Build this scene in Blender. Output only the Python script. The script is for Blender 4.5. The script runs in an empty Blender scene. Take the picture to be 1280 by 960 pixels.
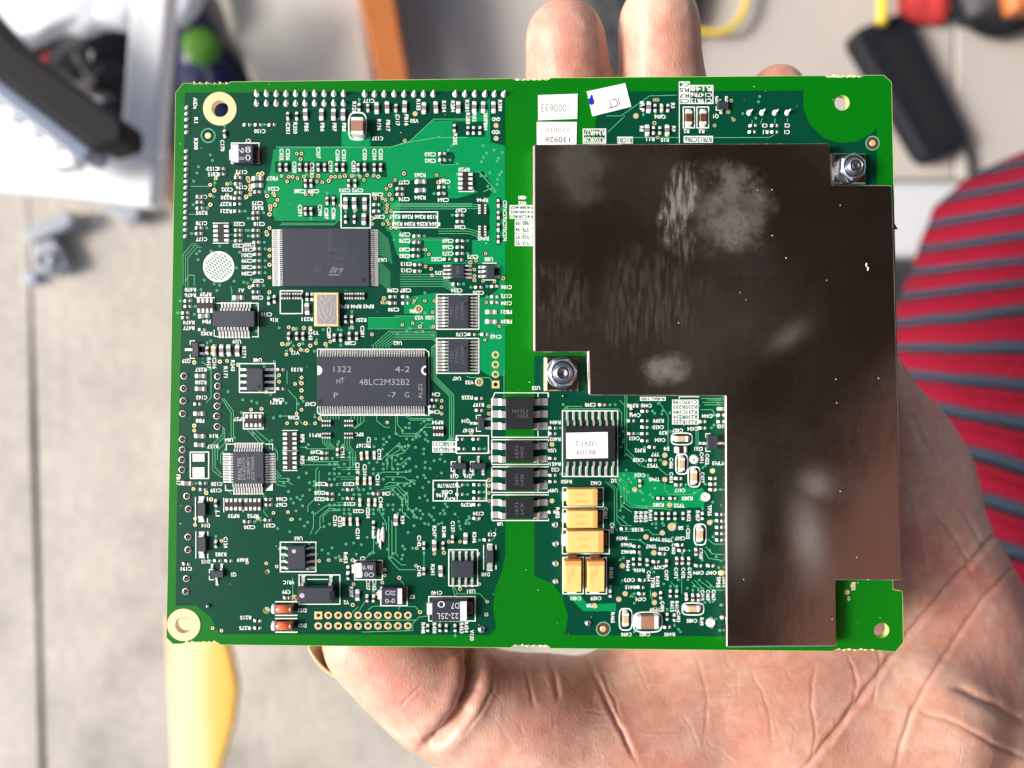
import bpy, bmesh, math, random
import numpy as np
from mathutils import Vector, Matrix, noise
random.seed(7)
C = bpy.context.scene.collection
MM = 0.001

# ------------------------------------------------------------------ camera
F = 961.0
RC = np.array([[0.9995428, 0.0006339, 0.0302275], [0.0005593, 0.9992214, -0.0394499], [-0.0302290, 0.0394488, 0.9987642]])
CP = np.array([1.2604, -10.9411, 153.3217])          # camera position in mm above the board
scn = bpy.context.scene
cam = bpy.data.cameras.new('camera')
cam.sensor_width = 36.0
cam.lens = F * 36.0 / 1280.0
cam.clip_start = 0.01
cam.clip_end = 100.0
cam.dof.use_dof = True
cam.dof.focus_distance = 0.1525
cam.dof.aperture_fstop = cam.lens / 3.3
camo = bpy.data.objects.new('camera', cam)
C.objects.link(camo)
m4 = np.eye(4); m4[:3, :3] = RC.T; m4[:3, 3] = CP * MM
camo.matrix_world = Matrix(m4.tolist())
scn.camera = camo

# ------------------------------------------------------------------ light
SUN_EL, SUN_AZ = math.radians(36), math.radians(183)   # direction the light comes from (math angle in xy)
world = bpy.data.worlds.new('World'); scn.world = world
world.use_nodes = True
nt = world.node_tree
sky = nt.nodes.new('ShaderNodeTexSky'); sky.sky_type = 'NISHITA'; sky.sun_disc = False
sky.sun_elevation = SUN_EL
sky.sun_rotation = math.radians(90) - SUN_AZ
sky.air_density = 1.0; sky.dust_density = 4.0; sky.ozone_density = 1.0
bg = nt.nodes['Background']; bg.inputs[1].default_value = 0.15
nt.links.new(sky.outputs[0], bg.inputs[0])
sl = bpy.data.lights.new('sun', 'SUN'); sl.energy = 2.7; sl.angle = math.radians(16); sl.color = (1.0, 0.95, 0.88)
so = bpy.data.objects.new('sun', sl); C.objects.link(so)
sd = Vector((math.cos(SUN_EL) * math.cos(SUN_AZ), math.cos(SUN_EL) * math.sin(SUN_AZ), math.sin(SUN_EL)))
so.rotation_euler = sd.to_track_quat('Z', 'Y').to_euler()
so.location = sd * 3
scn.view_settings.view_transform = 'Standard'
scn.view_settings.look = 'None'
scn.view_settings.exposure = 0.64
scn.view_settings.gamma = 1.0
scn.render.engine = 'CYCLES'

# ------------------------------------------------------------------ helpers
def P(px, py, z=0.0):
    """point (mm) of the plane at height z mm seen at photo pixel px, py"""
    d = RC.T @ np.array([(px - 640) / F, (480 - py) / F, -1.0])
    t = (z - CP[2]) / d[2]
    return CP + t * d
def to_px(v):
    """v: (n,3) mm"""
    c = (v - CP) @ RC.T
    return np.stack([640 + F * c[:, 0] / -c[:, 2], 480 - F * c[:, 1] / -c[:, 2]], 1)

def mat(name, col, rough=0.5, metal=0.0, spec=0.5, bump=0.0, bscale=300.0, var=0.0, vscale=60.0, coat=0.0, sss=0.0, emis=None, bdist=0.0001):
    m = bpy.data.materials.new(name); m.use_nodes = True
    n = m.node_tree; b = n.nodes['Principled BSDF']
    b.inputs['Base Color'].default_value = (*col, 1)
    b.inputs['Roughness'].default_value = rough
    b.inputs['Metallic'].default_value = metal
    b.inputs['Specular IOR Level'].default_value = spec
    b.inputs['Coat Weight'].default_value = coat
    b.inputs['Coat Roughness'].default_value = 0.12
    tc = n.nodes.new('ShaderNodeTexCoord')
    if var:
        no = n.nodes.new('ShaderNodeTexNoise'); no.inputs['Scale'].default_value = vscale; no.inputs['Detail'].default_value = 6
        n.links.new(tc.outputs['Object'], no.inputs['Vector'])
        mx = n.nodes.new('ShaderNodeMix'); mx.data_type = 'RGBA'
        mx.inputs[6].default_value = (*[c * (1 - var) for c in col], 1)
        mx.inputs[7].default_value = (*[min(1, c * (1 + var)) for c in col], 1)
        n.links.new(no.outputs[0], mx.inputs[0]); n.links.new(mx.outputs[2], b.inputs['Base Color'])
    if bump:
        no = n.nodes.new('ShaderNodeTexNoise'); no.inputs['Scale'].default_value = bscale; no.inputs['Detail'].default_value = 4
        n.links.new(tc.outputs['Object'], no.inputs['Vector'])
        bp = n.nodes.new('ShaderNodeBump'); bp.inputs['Strength'].default_value = bump; bp.inputs['Distance'].default_value = bdist
        n.links.new(no.outputs[0], bp.inputs['Height']); n.links.new(bp.outputs[0], b.inputs['Normal'])
    return m

M = {}
M['green'] = mat('solder_mask_green', (0.0005, 0.15, 0.004), 0.32, spec=0.4, var=0.06, vscale=30, bump=0.1, bscale=900, bdist=0.00002)
M['dark'] = mat('solder_mask_dark', (0.0005, 0.054, 0.028), 0.3, spec=0.35, var=0.15, vscale=25, bump=0.1, bscale=900, bdist=0.00002)
M['pour'] = mat('solder_mask_over_copper', (0.0005, 0.24, 0.075), 0.3, spec=0.4, var=0.06, vscale=40)
M['trace'] = mat('trace_green', (0.08, 0.40, 0.18), 0.35)
M['via'] = mat('via_green', (0.12, 0.45, 0.27), 0.35)
M['edge'] = mat('board_edge', (0.50, 0.62, 0.22), 0.6)
M['snap'] = mat('snapped_edge', (0.85, 0.78, 0.50), 0.7)
M['silk'] = mat('silkscreen_white', (0.80, 0.86, 0.83), 0.6)
M['gold'] = mat('gold_plate', (0.88, 0.74, 0.42), 0.38, metal=0.5, bump=0.1, bscale=1500, bdist=0.00002)
M['tin'] = mat('solder_tin', (0.95, 0.95, 0.95), 0.28, metal=0.3, bump=0.25, bscale=2500, bdist=0.00005)
M['lead'] = mat('lead_tin', (0.88, 0.87, 0.86), 0.28, metal=0.65)
M['nut'] = mat('zinc_nut', (0.62, 0.66, 0.72), 0.25, metal=1.0, bump=0.15, bscale=900, bdist=0.00005)
M['chip'] = mat('mold_compound', (0.030, 0.036, 0.054), 0.42, spec=0.55, bump=0.35, bscale=4000, bdist=0.00003, var=0.2, vscale=300)
M['chipd'] = mat('mold_compound_dark', (0.012, 0.014, 0.018), 0.5, spec=0.35, bump=0.3, bscale=4000, bdist=0.00003)
M['mark'] = mat('chip_marking', (0.14, 0.145, 0.16), 0.6)
M['faint'] = mat('chip_marking_faint', (0.070, 0.075, 0.090), 0.55)
M['markb'] = mat('chip_marking_bright', (0.32, 0.33, 0.36), 0.6)
M['brown'] = mat('ceramic_brown', (0.33, 0.17, 0.11), 0.45, var=0.1, vscale=900)
M['cap'] = mat('ceramic_small', (0.11, 0.07, 0.05), 0.45)
M['capc'] = mat('ceramic_cream', (0.55, 0.40, 0.24), 0.5)
M['res'] = mat('resistor_black', (0.02, 0.02, 0.022), 0.4)
M['resg'] = mat('resistor_sheen_grey', (0.22, 0.20, 0.22), 0.4)  # grey puts the reflections on the resistor tops into the body colour
M['tant'] = mat('tantalum_yellow', (0.86, 0.54, 0.18), 0.5, var=0.05, vscale=500)
M['tantd'] = mat('tantalum_band', (0.80, 0.32, 0.10), 0.5)
M['band'] = mat('tantalum_white_band', (0.62, 0.65, 0.74), 0.6, var=0.08, vscale=1500)
M['navy'] = mat('tantalum_black', (0.03, 0.033, 0.05), 0.4, bump=0.2, bscale=3000, bdist=0.00003)
M['brown_metal'] = mat('brown_shade_metal', (0.30, 0.14, 0.08), 0.35, metal=0.7)  # own brown on some parts, shade put into colour on right-hand terminals
M['label'] = mat('label_paper', (0.86, 0.86, 0.86), 0.55)
M['ink'] = mat('ink_black', (0.03, 0.03, 0.035), 0.6)
M['inkg'] = mat('ink_grey', (0.28, 0.27, 0.26), 0.6)
M['blue'] = mat('ink_blue', (0.005, 0.03, 0.42), 0.4)
M['hole_shade'] = mat('plated_hole', (0.05, 0.025, 0.012), 0.5)  # dark brown standing in for the shade inside holes
M['black'] = mat('black_plastic', (0.012, 0.012, 0.014), 0.7, spec=0.2)
M['glass'] = mat('orange_glass', (0.75, 0.15, 0.06), 0.12, coat=0.5)
M['lid'] = mat('crystal_lid', (0.55, 0.54, 0.53), 0.35, metal=0.8, bump=0.5, bscale=1600, bdist=0.0001)
M['nail'] = mat('nail', (0.80, 0.62, 0.36), 0.3)

def setp(o, label=None, cat=None, group=None, kind=None):
    if label: o['label'] = label
    if cat: o['category'] = cat
    if group: o['group'] = group
    if kind: o['kind'] = kind
    return o
def link(name, me, parent=None, loc=None, rz=0.0, kind=None):
    o = bpy.data.objects.new(name, me); C.objects.link(o)
    if parent is not None: o.parent = parent
    if loc is not None: o.location = loc
    o.rotation_euler.z = rz
    if kind: o['kind'] = kind
    return o
def empty(name, loc=(0, 0, 0)):
    o = bpy.data.objects.new(name, None); C.objects.link(o); o.empty_display_size = 0.01; o.location = loc
    return o

class MB:
    """mesh collector, coordinates in mm"""
    def __init__(s): s.v = []; s.f = []; s.m = []; s.mats = []; s.sm = []
    def mi(s, m):
        if m not in s.mats: s.mats.append(m)
        return s.mats.index(m)
    def add(s, vs, fs, m, smooth=False):
        k = len(s.v); s.v.extend([tuple(x) for x in vs]); i = s.mi(m)
        for f in fs: s.f.append(tuple(a + k for a in f)); s.m.append(i); s.sm.append(smooth)
    def box(s, x0, x1, y0, y1, z0, z1, m, ch=0.0):
        if ch <= 0:
            vs = [(x, y, z) for z in (z0, z1) for x, y in ((x0, y0), (x1, y0), (x1, y1), (x0, y1))]
            s.add(vs, [(3, 2, 1, 0), (4, 5, 6, 7), (0, 1, 5, 4), (1, 2, 6, 5), (2, 3, 7, 6), (3, 0, 4, 7)], m)
        else:
            zc = z1 - ch
            vs = [(x, y, z0) for x, y in ((x0, y0), (x1, y0), (x1, y1), (x0, y1))]
            vs += [(x, y, zc) for x, y in ((x0, y0), (x1, y0), (x1, y1), (x0, y1))]
            vs += [(x, y, z1) for x, y in ((x0 + ch, y0 + ch), (x1 - ch, y0 + ch), (x1 - ch, y1 - ch), (x0 + ch, y1 - ch))]
            fs = [(3, 2, 1, 0), (8, 9, 10, 11)]
            for a in range(4):
                b = (a + 1) % 4
                fs += [(a, b, b + 4, a + 4), (a + 4, b + 4, b + 8, a + 8)]
            s.add(vs, fs, m)
    def lathe(s, cx, cy, prof, m, n=24, smooth=True, cap=True, sx=1.0, sy=1.0, rot=0.0):
        """prof: list of (r,z) from bottom/outer to top/inner"""
        vs = []
        for r, z in prof:
            for i in range(n):
                a = 2 * math.pi * i / n + rot
                vs.append((cx + r * sx * math.cos(a), cy + r * sy * math.sin(a), z))
        fs = []
        for k in range(len(prof) - 1):
            for i in range(n):
                j = (i + 1) % n
                fs.append((k * n + i, k * n + j, (k + 1) * n + j, (k + 1) * n + i))
        if cap and prof[-1][0] > 0: fs.append(tuple((len(prof) - 1) * n + i for i in range(n)))
        s.add(vs, fs, m, smooth)
    def ring(s, cx, cy, r0, r1, z, m, n=16):
        s.lathe(cx, cy, [(r1, z), (r0, z)], m, n, False, cap=False)
    def disc(s, cx, cy, r, z, m, n=12, sx=1, sy=1):
        s.add([(cx + r * sx * math.cos(2 * math.pi * i / n), cy + r * sy * math.sin(2 * math.pi * i / n), z) for i in range(n)], [tuple(range(n))], m)
    def poly(s, pts, z, m):
        s.add([(p[0], p[1], z) for p in pts], [tuple(range(len(pts)))], m)
    def ribbon(s, pts, w, z, m, closed=False):
        s.k = getattr(s, 'k', 0) + 1; z = z + (s.k % 24) * 0.0005
        pts = [np.array(p[:2], float) for p in pts]; n = len(pts)
        vs = []
        for i in range(n):
            a = pts[i - 1] if (i > 0 or closed) else None
            b = pts[(i + 1) % n] if (i < n - 1 or closed) else None
            d1 = (pts[i] - a) if a is not None else None
            d2 = (b - pts[i]) if b is not None else None
            if d1 is None: d1 = d2
            if d2 is None: d2 = d1
            d1 = d1 / (np.linalg.norm(d1) + 1e-9); d2 = d2 / (np.linalg.norm(d2) + 1e-9)
            t = d1 + d2; L = np.linalg.norm(t)
            t = t / L if L > 1e-6 else d1
            nn = np.array([-t[1], t[0]]); c = max(0.4, abs(np.dot(nn, np.array([-d1[1], d1[0]]))))
            for q in (1, -1): vs.append((*(pts[i] + nn * q * w / 2 / c), z))
        fs = [(2 * i, 2 * i + 1, 2 * ((i + 1) % n) + 1, 2 * ((i + 1) % n)) for i in range(n if closed else n - 1)]
        s.add(vs, [f[::-1] for f in fs] if False else [(f[0], f[1], f[2], f[3]) for f in fs], m)
    def mesh(s, name):
        me = bpy.data.meshes.new(name)
        if s.v:
            arr = np.array(s.v) * MM
            me.from_pydata(arr.tolist(), [], s.f)
            for m in s.mats: me.materials.append(m if isinstance(m, bpy.types.Material) else M[m])
            me.polygons.foreach_set('material_index', s.m)
            me.polygons.foreach_set('use_smooth', s.sm)
            me.update()
        return me
    def make(s, name, parent=None, loc=None, rz=0.0, kind=None):
        return link(name, s.mesh(name), parent, loc, rz, kind)

def curve_poly(loops, z0, z1):
    """filled 2D shape with holes; returns verts, faces (mm)"""
    cu = bpy.data.curves.new('t', 'CURVE'); cu.dimensions = '2D'; cu.fill_mode = 'BOTH'
    for lp in loops:
        sp = cu.splines.new('POLY'); sp.points.add(len(lp) - 1); sp.use_cyclic_u = True
        for p, q in zip(sp.points, lp): p.co = (q[0], q[1], 0, 1)
    cu.extrude = abs(z1 - z0) / 2
    ob = bpy.data.objects.new('t', cu); C.objects.link(ob)
    me = bpy.data.meshes.new_from_object(ob)
    zc = (z0 + z1) / 2
    vs = [(v.co.x, v.co.y, v.co.z + zc) for v in me.vertices]; fs = [tuple(p.vertices) for p in me.polygons]
    bpy.data.objects.remove(ob); bpy.data.curves.remove(cu); bpy.data.meshes.remove(me)
    return vs, fs

_tc = {}
def text_mesh(t, bold=0.0):
    if (t, bold) not in _tc:
        cu = bpy.data.curves.new('t', 'FONT'); cu.body = t; cu.align_x = 'CENTER'; cu.align_y = 'CENTER'; cu.resolution_u = 2; cu.size = 1.0
        cu.offset = bold; cu.space_line = 1.0
        ob = bpy.data.objects.new('t', cu); C.objects.link(ob)
        me = bpy.data.meshes.new_from_object(ob)
        vs = np.array([tuple(v.co) for v in me.vertices]) if len(me.vertices) else np.zeros((0, 3))
        if len(vs):
            vs[:, :2] -= (vs[:, :2].max(0) + vs[:, :2].min(0)) / 2
        _tc[(t, bold)] = (vs, [tuple(p.vertices) for p in me.polygons])
        bpy.data.objects.remove(ob); bpy.data.curves.remove(cu); bpy.data.meshes.remove(me)
    return _tc[(t, bold)]
ROT = {'n': 0.0, 'u': math.pi, 'd': -math.pi / 2, 'l': math.pi / 2}
def text(mb, px, py, t, o='u', h=0.62, z=0.09, m='silk', length=None, bold=0.028, zp=None, extra=0.0):
    """h: cap height in mm; length: mm along the reading direction"""
    vs, fs = text_mesh(t, bold)
    if not len(vs): return
    ex = vs[:, :2].max(0) - vs[:, :2].min(0)
    nl = t.count('\n') + 1
    sy = h / 0.72 if nl == 1 else h / ex[1]
    sx = (length / ex[0]) if length else sy
    mb.k = getattr(mb, 'k', 0) + 1; z = z + (mb.k % 24) * 0.0004
    c = P(px, py, z if zp is None else zp); a = ROT[o] + extra
    X = vs[:, 0] * sx; Y = vs[:, 1] * sy
    mb.add(np.stack([c[0] + X * math.cos(a) - Y * math.sin(a), c[1] + X * math.sin(a) + Y * math.cos(a), np.full(len(X), z)], 1), fs, m)

def pp(lst, z=0.0): return [P(x, y, z)[:2] for x, y in lst]

# ================================================================== SETTING
GZ = -400.0
def slab(name, pts, z1, th, m, parent=None, kind=None, bev=0.0, seg=3):
    """solid piece whose top face lies at height z1 (mm); pts in photo pixels"""
    q = pp(pts, z1)
    bm = bmesh.new()
    vs = [bm.verts.new((p[0] * MM, p[1] * MM, z1 * MM)) for p in q]
    f = bm.faces.new(vs); f.normal_update()
    if f.normal.z < 0: f.normal_flip()
    r = bmesh.ops.extrude_face_region(bm, geom=[f])
    top = [e for e in r['geom'] if isinstance(e, bmesh.types.BMFace)]
    # the extruded copy becomes the bottom
    bmesh.ops.translate(bm, verts=list({v for g in top for v in g.verts}), vec=(0, 0, -th * MM))
    for g in top: g.normal_flip()
    bmesh.ops.recalc_face_normals(bm, faces=bm.faces)
    if bev:
        tz = z1 * MM - 1e-7
        es = [e for e in bm.edges if all(v.co.z > tz for v in e.verts) or (e.verts[0].co.z > tz) != (e.verts[1].co.z > tz)]
        bmesh.ops.bevel(bm, geom=es, offset=bev * MM, segments=seg, affect='EDGES', profile=0.5)
    me = bpy.data.meshes.new(name); bm.to_mesh(me); bm.free(); me.materials.append(m)
    return link(name, me, parent, kind=kind)

def concrete_mat():
    m = mat('concrete_floor', (0.45, 0.42, 0.38), 0.8)
    n = m.node_tree; b = n.nodes['Principled BSDF']; tc = n.nodes.new('ShaderNodeTexCoord')
    a = n.nodes.new('ShaderNodeTexNoise'); a.inputs['Scale'].default_value = 14; a.inputs['Detail'].default_value = 8; a.inputs['Roughness'].default_value = 0.65
    n.links.new(tc.outputs['Object'], a.inputs['Vector'])
    cr = n.nodes.new('ShaderNodeValToRGB')
    cr.color_ramp.elements[0].position = 0.30; cr.color_ramp.elements[0].color = (0.35, 0.33, 0.285, 1)
    cr.color_ramp.elements[1].position = 0.62; cr.color_ramp.elements[1].color = (0.57, 0.535, 0.48, 1)
    e = cr.color_ramp.elements.new(0.45); e.color = (0.49, 0.46, 0.41, 1)
    n.links.new(a.outputs[0], cr.inputs[0])
    g = n.nodes.new('ShaderNodeTexNoise'); g.inputs['Scale'].default_value = 140; g.inputs['Detail'].default_value = 3
    n.links.new(tc.outputs['Object'], g.inputs['Vector'])
    mx = n.nodes.new('ShaderNodeMix'); mx.data_type = 'RGBA'; mx.blend_type = 'MULTIPLY'; mx.inputs[0].default_value = 0.35
    n.links.new(cr.outputs[0], mx.inputs[6]); n.links.new(g.outputs[0], mx.inputs[7])
    n.links.new(mx.outputs[2], b.inputs['Base Color'])
    bp = n.nodes.new('ShaderNodeBump'); bp.inputs['Distance'].default_value = 0.002; bp.inputs['Strength'].default_value = 0.5
    n.links.new(g.outputs[0], bp.inputs['Height']); n.links.new(bp.outputs[0], b.inputs['Normal'])
    return m
M['conc'] = concrete_mat()
M['conc2'] = mat('grey_concrete', (0.30, 0.285, 0.26), 0.85, var=0.35, vscale=18, bump=0.5, bscale=120, bdist=0.002)
M['tile'] = mat('floor_tile', (0.47, 0.44, 0.41), 0.3, var=0.06, vscale=8)
M['white'] = mat('white_plastic', (0.84, 0.86, 0.88), 0.35, var=0.03, vscale=20)
M['bluegrey'] = mat('blue_grey_plastic', (0.30, 0.36, 0.46), 0.4)
M['riser'] = mat('pale_riser', (0.55, 0.58, 0.62), 0.5, var=0.05, vscale=15)

# ground: two cast concrete fields meeting in an open joint
def ground_sheet(name, x0, x1, y0, y1, z, m, seed):
    nx, ny = 60, 60
    xs = np.linspace(x0, x1, nx); ys = np.linspace(y0, y1, ny)
    v = []; f = []
    for j, y in enumerate(ys):
        for i, x in enumerate(xs):
            h = noise.noise(Vector((x / 90 + seed, y / 90, 0))) * 1.5
            xx = x
            if i in (0, nx - 1) and abs(x) < 1000: 
                wd = 0.3 + 2.6 * max(0, min(1, (-y + 20) / 90)) * (0.6 + 0.5 * noise.noise(Vector((y / 60, 2, 2))))
                xx = x + noise.noise(Vector((y / 25, 0, 3))) * 2.0 + (wd if i == 0 else -wd)
            v.append((xx, y, z + h))
    for j in range(ny - 1):
        for i in range(nx - 1):
            a = j * nx + i; f.append((a, a + 1, a + 1 + nx, a + nx))
    b = MB(); b.add(v, f, m, True)
    return b.make(name, kind='structure')
jx = P(47, 700, GZ)[0]
ground_sheet('concrete_ground', jx + 0.3, 4000, -4000, 4000, GZ, 'conc', 1)
ground_sheet('concrete_ground', -4000, jx - 0.3, -4000, 4000, GZ, 'conc', 9)
M['dirt'] = mat('dirt', (0.20, 0.18, 0.13), 0.95, var=0.4, vscale=60)
b = MB(); b.box(-5000, 5000, -5000, 5000, GZ - 40, GZ - 3.5, 'dirt'); b.make('dirt_ground', kind='structure')
# tiled floor beyond, with a pale riser
t1 = slab('floor_tile', [(420, -400), (1192, -400), (1192, 223), (420, 223)], -372, 20, M['tile'], kind='structure', bev=1.5)
t2 = slab('floor_tile', [(1196, -400), (2300, -400), (2300, 223), (1196, 223)], -372, 20, M['tile'], kind='structure', bev=1.5)
slab('tile_riser', [(1000, 225), (2300, 225), (2300, 322), (1000, 322)], -374, 30, M['riser'], kind='structure', bev=6)
# dark roof added out of view: mirrored in the shield, shapes the daylight
M['roof'] = mat('added_roof_brown', (0.055, 0.037, 0.029), 0.8, var=0.3, vscale=3)
b = MB(); b.box(-560, 3500, -1500, 3500, 1500, 1540, 'roof')
for i in range(12): b.box(-560 + i * 350, -510 + i * 350, -1500, 3500, 1440, 1500, 'roof')
b.make('added_roof', kind='structure')

# ------------------------------------------------------------------ things lying around (far out of focus)
def wire(pts, r, n=8):
    """tube through smooth points (mm)"""
    cu = bpy.data.curves.new('w', 'CURVE'); cu.dimensions = '3D'; cu.bevel_depth = r; cu.bevel_resolution = 3; cu.use_fill_caps = True
    sp = cu.splines.new('NURBS'); sp.points.add(len(pts) - 1); sp.use_endpoint_u = True; sp.order_u = 4
    for p, q in zip(sp.points, pts): p.co = (*q, 1)
    ob = bpy.data.objects.new('w', cu); C.objects.link(ob); me = bpy.data.meshes.new_from_object(ob)
    vs = [tuple(v.co) for v in me.vertices]; fs = [tuple(p.vertices) for p in me.polygons]
    bpy.data.objects.remove(ob); bpy.data.curves.remove(cu); bpy.data.meshes.remove(me)
    return vs, fs
def wire_obj(name, pix, z, r, m, label, cat, parent=None):
    pts = [tuple(P(x, y, z + (dz[0] if dz else 0))) for x, y, *dz in pix]
    b = MB(); b.add(*wire(pts, r), m, True); o = b.make(name, parent)
    if label: setp(o, label, cat)
    return o

def heap(name, outline, z, h, m, label, cat, amp=0.25, freq=1 / 25, parent=None):
    """a soft crumpled mass whose footprint is the outline (pixels)"""
    q = np.array(pp(outline, z)); c = q.mean(0); n = 96; rings = 22
    # resample outline
    L = np.r_[0, np.cumsum(np.linalg.norm(np.roll(q, -1, 0) - q, axis=1))]
    qq = np.r_[q, q[:1]]; t = np.linspace(0, L[-1], n, endpoint=False)
    o = np.stack([np.interp(t, L, qq[:, 0]), np.interp(t, L, qq[:, 1])], 1)
    o = (o + np.roll(o, 1, 0) + np.roll(o, -1, 0)) / 3
    v = []; f = []
    for k in range(rings + 1):
        s = k / rings
        rad = math.sin((1 - s) * math.pi / 2) if s < 1 else 0
        zz = z - h + h * math.sin(s * math.pi / 2) ** 0.7
        for i in range(n):
            p = c + (o[i] - c) * rad
            d = noise.noise(Vector((p[0] * freq, p[1] * freq, k * 0.02))) + 0.5 * noise.noise(Vector((p[0] * freq * 2.6, p[1] * freq * 2.6, 5)))
            v.append((p[0], p[1], zz + d * h * amp * min(1, s * 3)))
    for k in range(rings):
        for i in range(n):
            j = (i + 1) % n
            f.append((k * n + i, k * n + j, (k + 1) * n + j, (k + 1) * n + i))
    b = MB(); b.add(v, f, m, True)
    ob = b.make(name, parent)
    if label: setp(ob, label, cat)
    return ob

M['bag'] = mat('white_bag', (0.72, 0.76, 0.84), 0.3, var=0.1, vscale=20)
M['navybag'] = mat('navy_bag', (0.012, 0.018, 0.075), 0.4, var=0.4, vscale=30)
M['lime'] = mat('lime_print', (0.07, 0.26, 0.01), 0.5)
M['junk'] = mat('dark_bin', (0.03, 0.03, 0.035), 0.6, var=0.5, vscale=40)
M['beige'] = mat('stone_slab', (0.50, 0.48, 0.44), 0.7, var=0.12, vscale=25, bump=0.4, bscale=60, bdist=0.002)
M['orange'] = mat('orange_plank', (0.42, 0.13, 0.03), 0.5, var=0.15, vscale=30)
M['yellow'] = mat('yellow_leaf', (0.85, 0.56, 0.11), 0.5, var=0.25, vscale=25)
M['pale'] = mat('pale_yellow', (0.88, 0.80, 0.55), 0.5, var=0.1, vscale=20)
M['adapter'] = mat('adapter_plastic', (0.010, 0.011, 0.016), 0.6, spec=0.2, bump=0.2, bscale=500, bdist=0.0003)
M['redc'] = mat('red_cloth', (0.45, 0.03, 0.03), 0.8, var=0.2, vscale=30)
M['ycable'] = mat('yellow_cable', (0.65, 0.48, 0.03), 0.45)
M['rust'] = mat('brown_stone', (0.16, 0.11, 0.08), 0.8, var=0.4, vscale=40)
M['ledface'] = mat('bar_face', (0.16, 0.20, 0.28), 0.35)
M['dot'] = mat('bar_dots', (0.9, 0.92, 0.95), 0.3)
M['greym'] = mat('grey_casting', (0.30, 0.33, 0.38), 0.5, var=0.15, vscale=60)

# white bench frame: an L of two rails
fr = empty('white_frame')
fr.location = tuple(P(150, 220, -300) * MM)
def child_slab(parent, name, *a, **k):
    o = slab(name, *a, parent=parent, **k)
    o.matrix_parent_inverse = Matrix.Translation(parent.location).inverted(); return o
setp(fr, 'white plastic bench frame corner standing on the pale concrete', 'frame')
child_slab(fr, 'upright_rail', [(166, -60), (215, -60), (196, 196), (148, 196)], -262, 12, M['white'], bev=3)
child_slab(fr, 'front_rail', [(-200, 120), (-60, 138), (60, 160), (197, 197), (190, 258), (100, 247), (-200, 222)], -262, 12, M['white'], bev=3)
# black bar with white spots
lb = empty('light_bar'); lb.location = tuple(P(70, 140, -240) * MM)
setp(lb, 'black bar with a pale face and a row of white round spots', 'light bar')
child_slab(lb, 'housing', [(-160, -60), (-100, -75), (20, 55), (152, 150), (152, 176), (118, 186), (0, 98)], -218, 22, M['black'], bev=2)
child_slab(lb, 'face_strip', [(-160, -56), (0, 99), (117, 187), (104, 202), (88, 197), (0, 128), (-160, -20)], -225, 18, M['ledface'], bev=2)
child_slab(lb, 'spotted_lens', [(-160, -18), (0, 129), (88, 198), (96, 206), (60, 212), (0, 182), (-160, 60)], -232, 12, M['white'], bev=2)
for x, y in ((12, 143), (38, 161), (64, 176), (88, 192)):
    b = MB(); c = P(x, y, -229); b.lathe(c[0], c[1], [(4.2, -233), (4.2, -230), (3, -228.5)], 'dot', 20)
    o = b.make('white_spot', lb); o.matrix_parent_inverse = Matrix.Translation(lb.location).inverted()
heap('plastic_bag', [(-60, -80), (250, -80), (243, -5), (222, 22), (190, 18), (160, 30), (120, 24), (95, 36), (60, 30), (30, 48), (-60, 70)], -300, 14, 'bag', 'crumpled white plastic bag beside the white frame', 'bag')
heap('waste_bin', [(-80, 0), (165, 0), (165, 150), (110, 175), (-80, 120)], -345, 50, 'junk', 'dark bin of tangled black cables behind the black bar', 'bin')
for k in range(9):
    rnd = random.Random(k)
    x = rnd.uniform(20, 140); y = rnd.uniform(35, 70)
    pts = [(x, y, 0)] + [(x + rnd.uniform(-40, 40), y + rnd.uniform(0, 85), rnd.uniform(-6, 12)) for _ in range(5)]
    cable = wire_obj('cable', [(min(145, p[0]), min(125, p[1]), p[2]) for p in pts], -322, 1.6, ('black', 'bag', 'black', 'redc', 'black', 'junk', 'greym', 'black', 'bag')[k], 'tangled cables heaped in the dark bin behind the black bar', 'cable')
    setp(cable, group='cables heaped in the bin')
heap('navy_bag', [(190, -60), (246, -40), (262, 15), (312, 100), (318, 220), (204, 195)], -330, 40, 'navybag', 'dark blue bag with a round lime green print', 'bag', amp=0.1)
nb = bpy.data.objects['navy_bag']
b = MB(); c = P(248, 54, -318); b.lathe(c[0], c[1], [(10.5, -326), (10.5, -320), (7, -318.5)], 'lime', 28); b.make('round_print', nb)
slab('stone_slab', [(246, -160), (434, -160), (474, 130), (322, 130), (300, 70)], -330, 26, M['beige'], bev=5); setp(bpy.data.objects['stone_slab'], 'pale grey stone slab leaning beside the orange plank', 'slab')
slab('orange_plank', [(418, -140), (468, -140), (516, 130), (478, 130)], -318, 12, M['orange'], bev=1.5); setp(bpy.data.objects['orange_plank'], 'narrow orange brown plank on the pale tiles', 'plank')
slab('brown_stone', [(196, 168), (216, 172), (232, 215), (228, 268), (196, 248)], -372, 24, M['rust'], bev=6); setp(bpy.data.objects['brown_stone'], 'small brown stone on the concrete under the board edge', 'stone')
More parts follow.
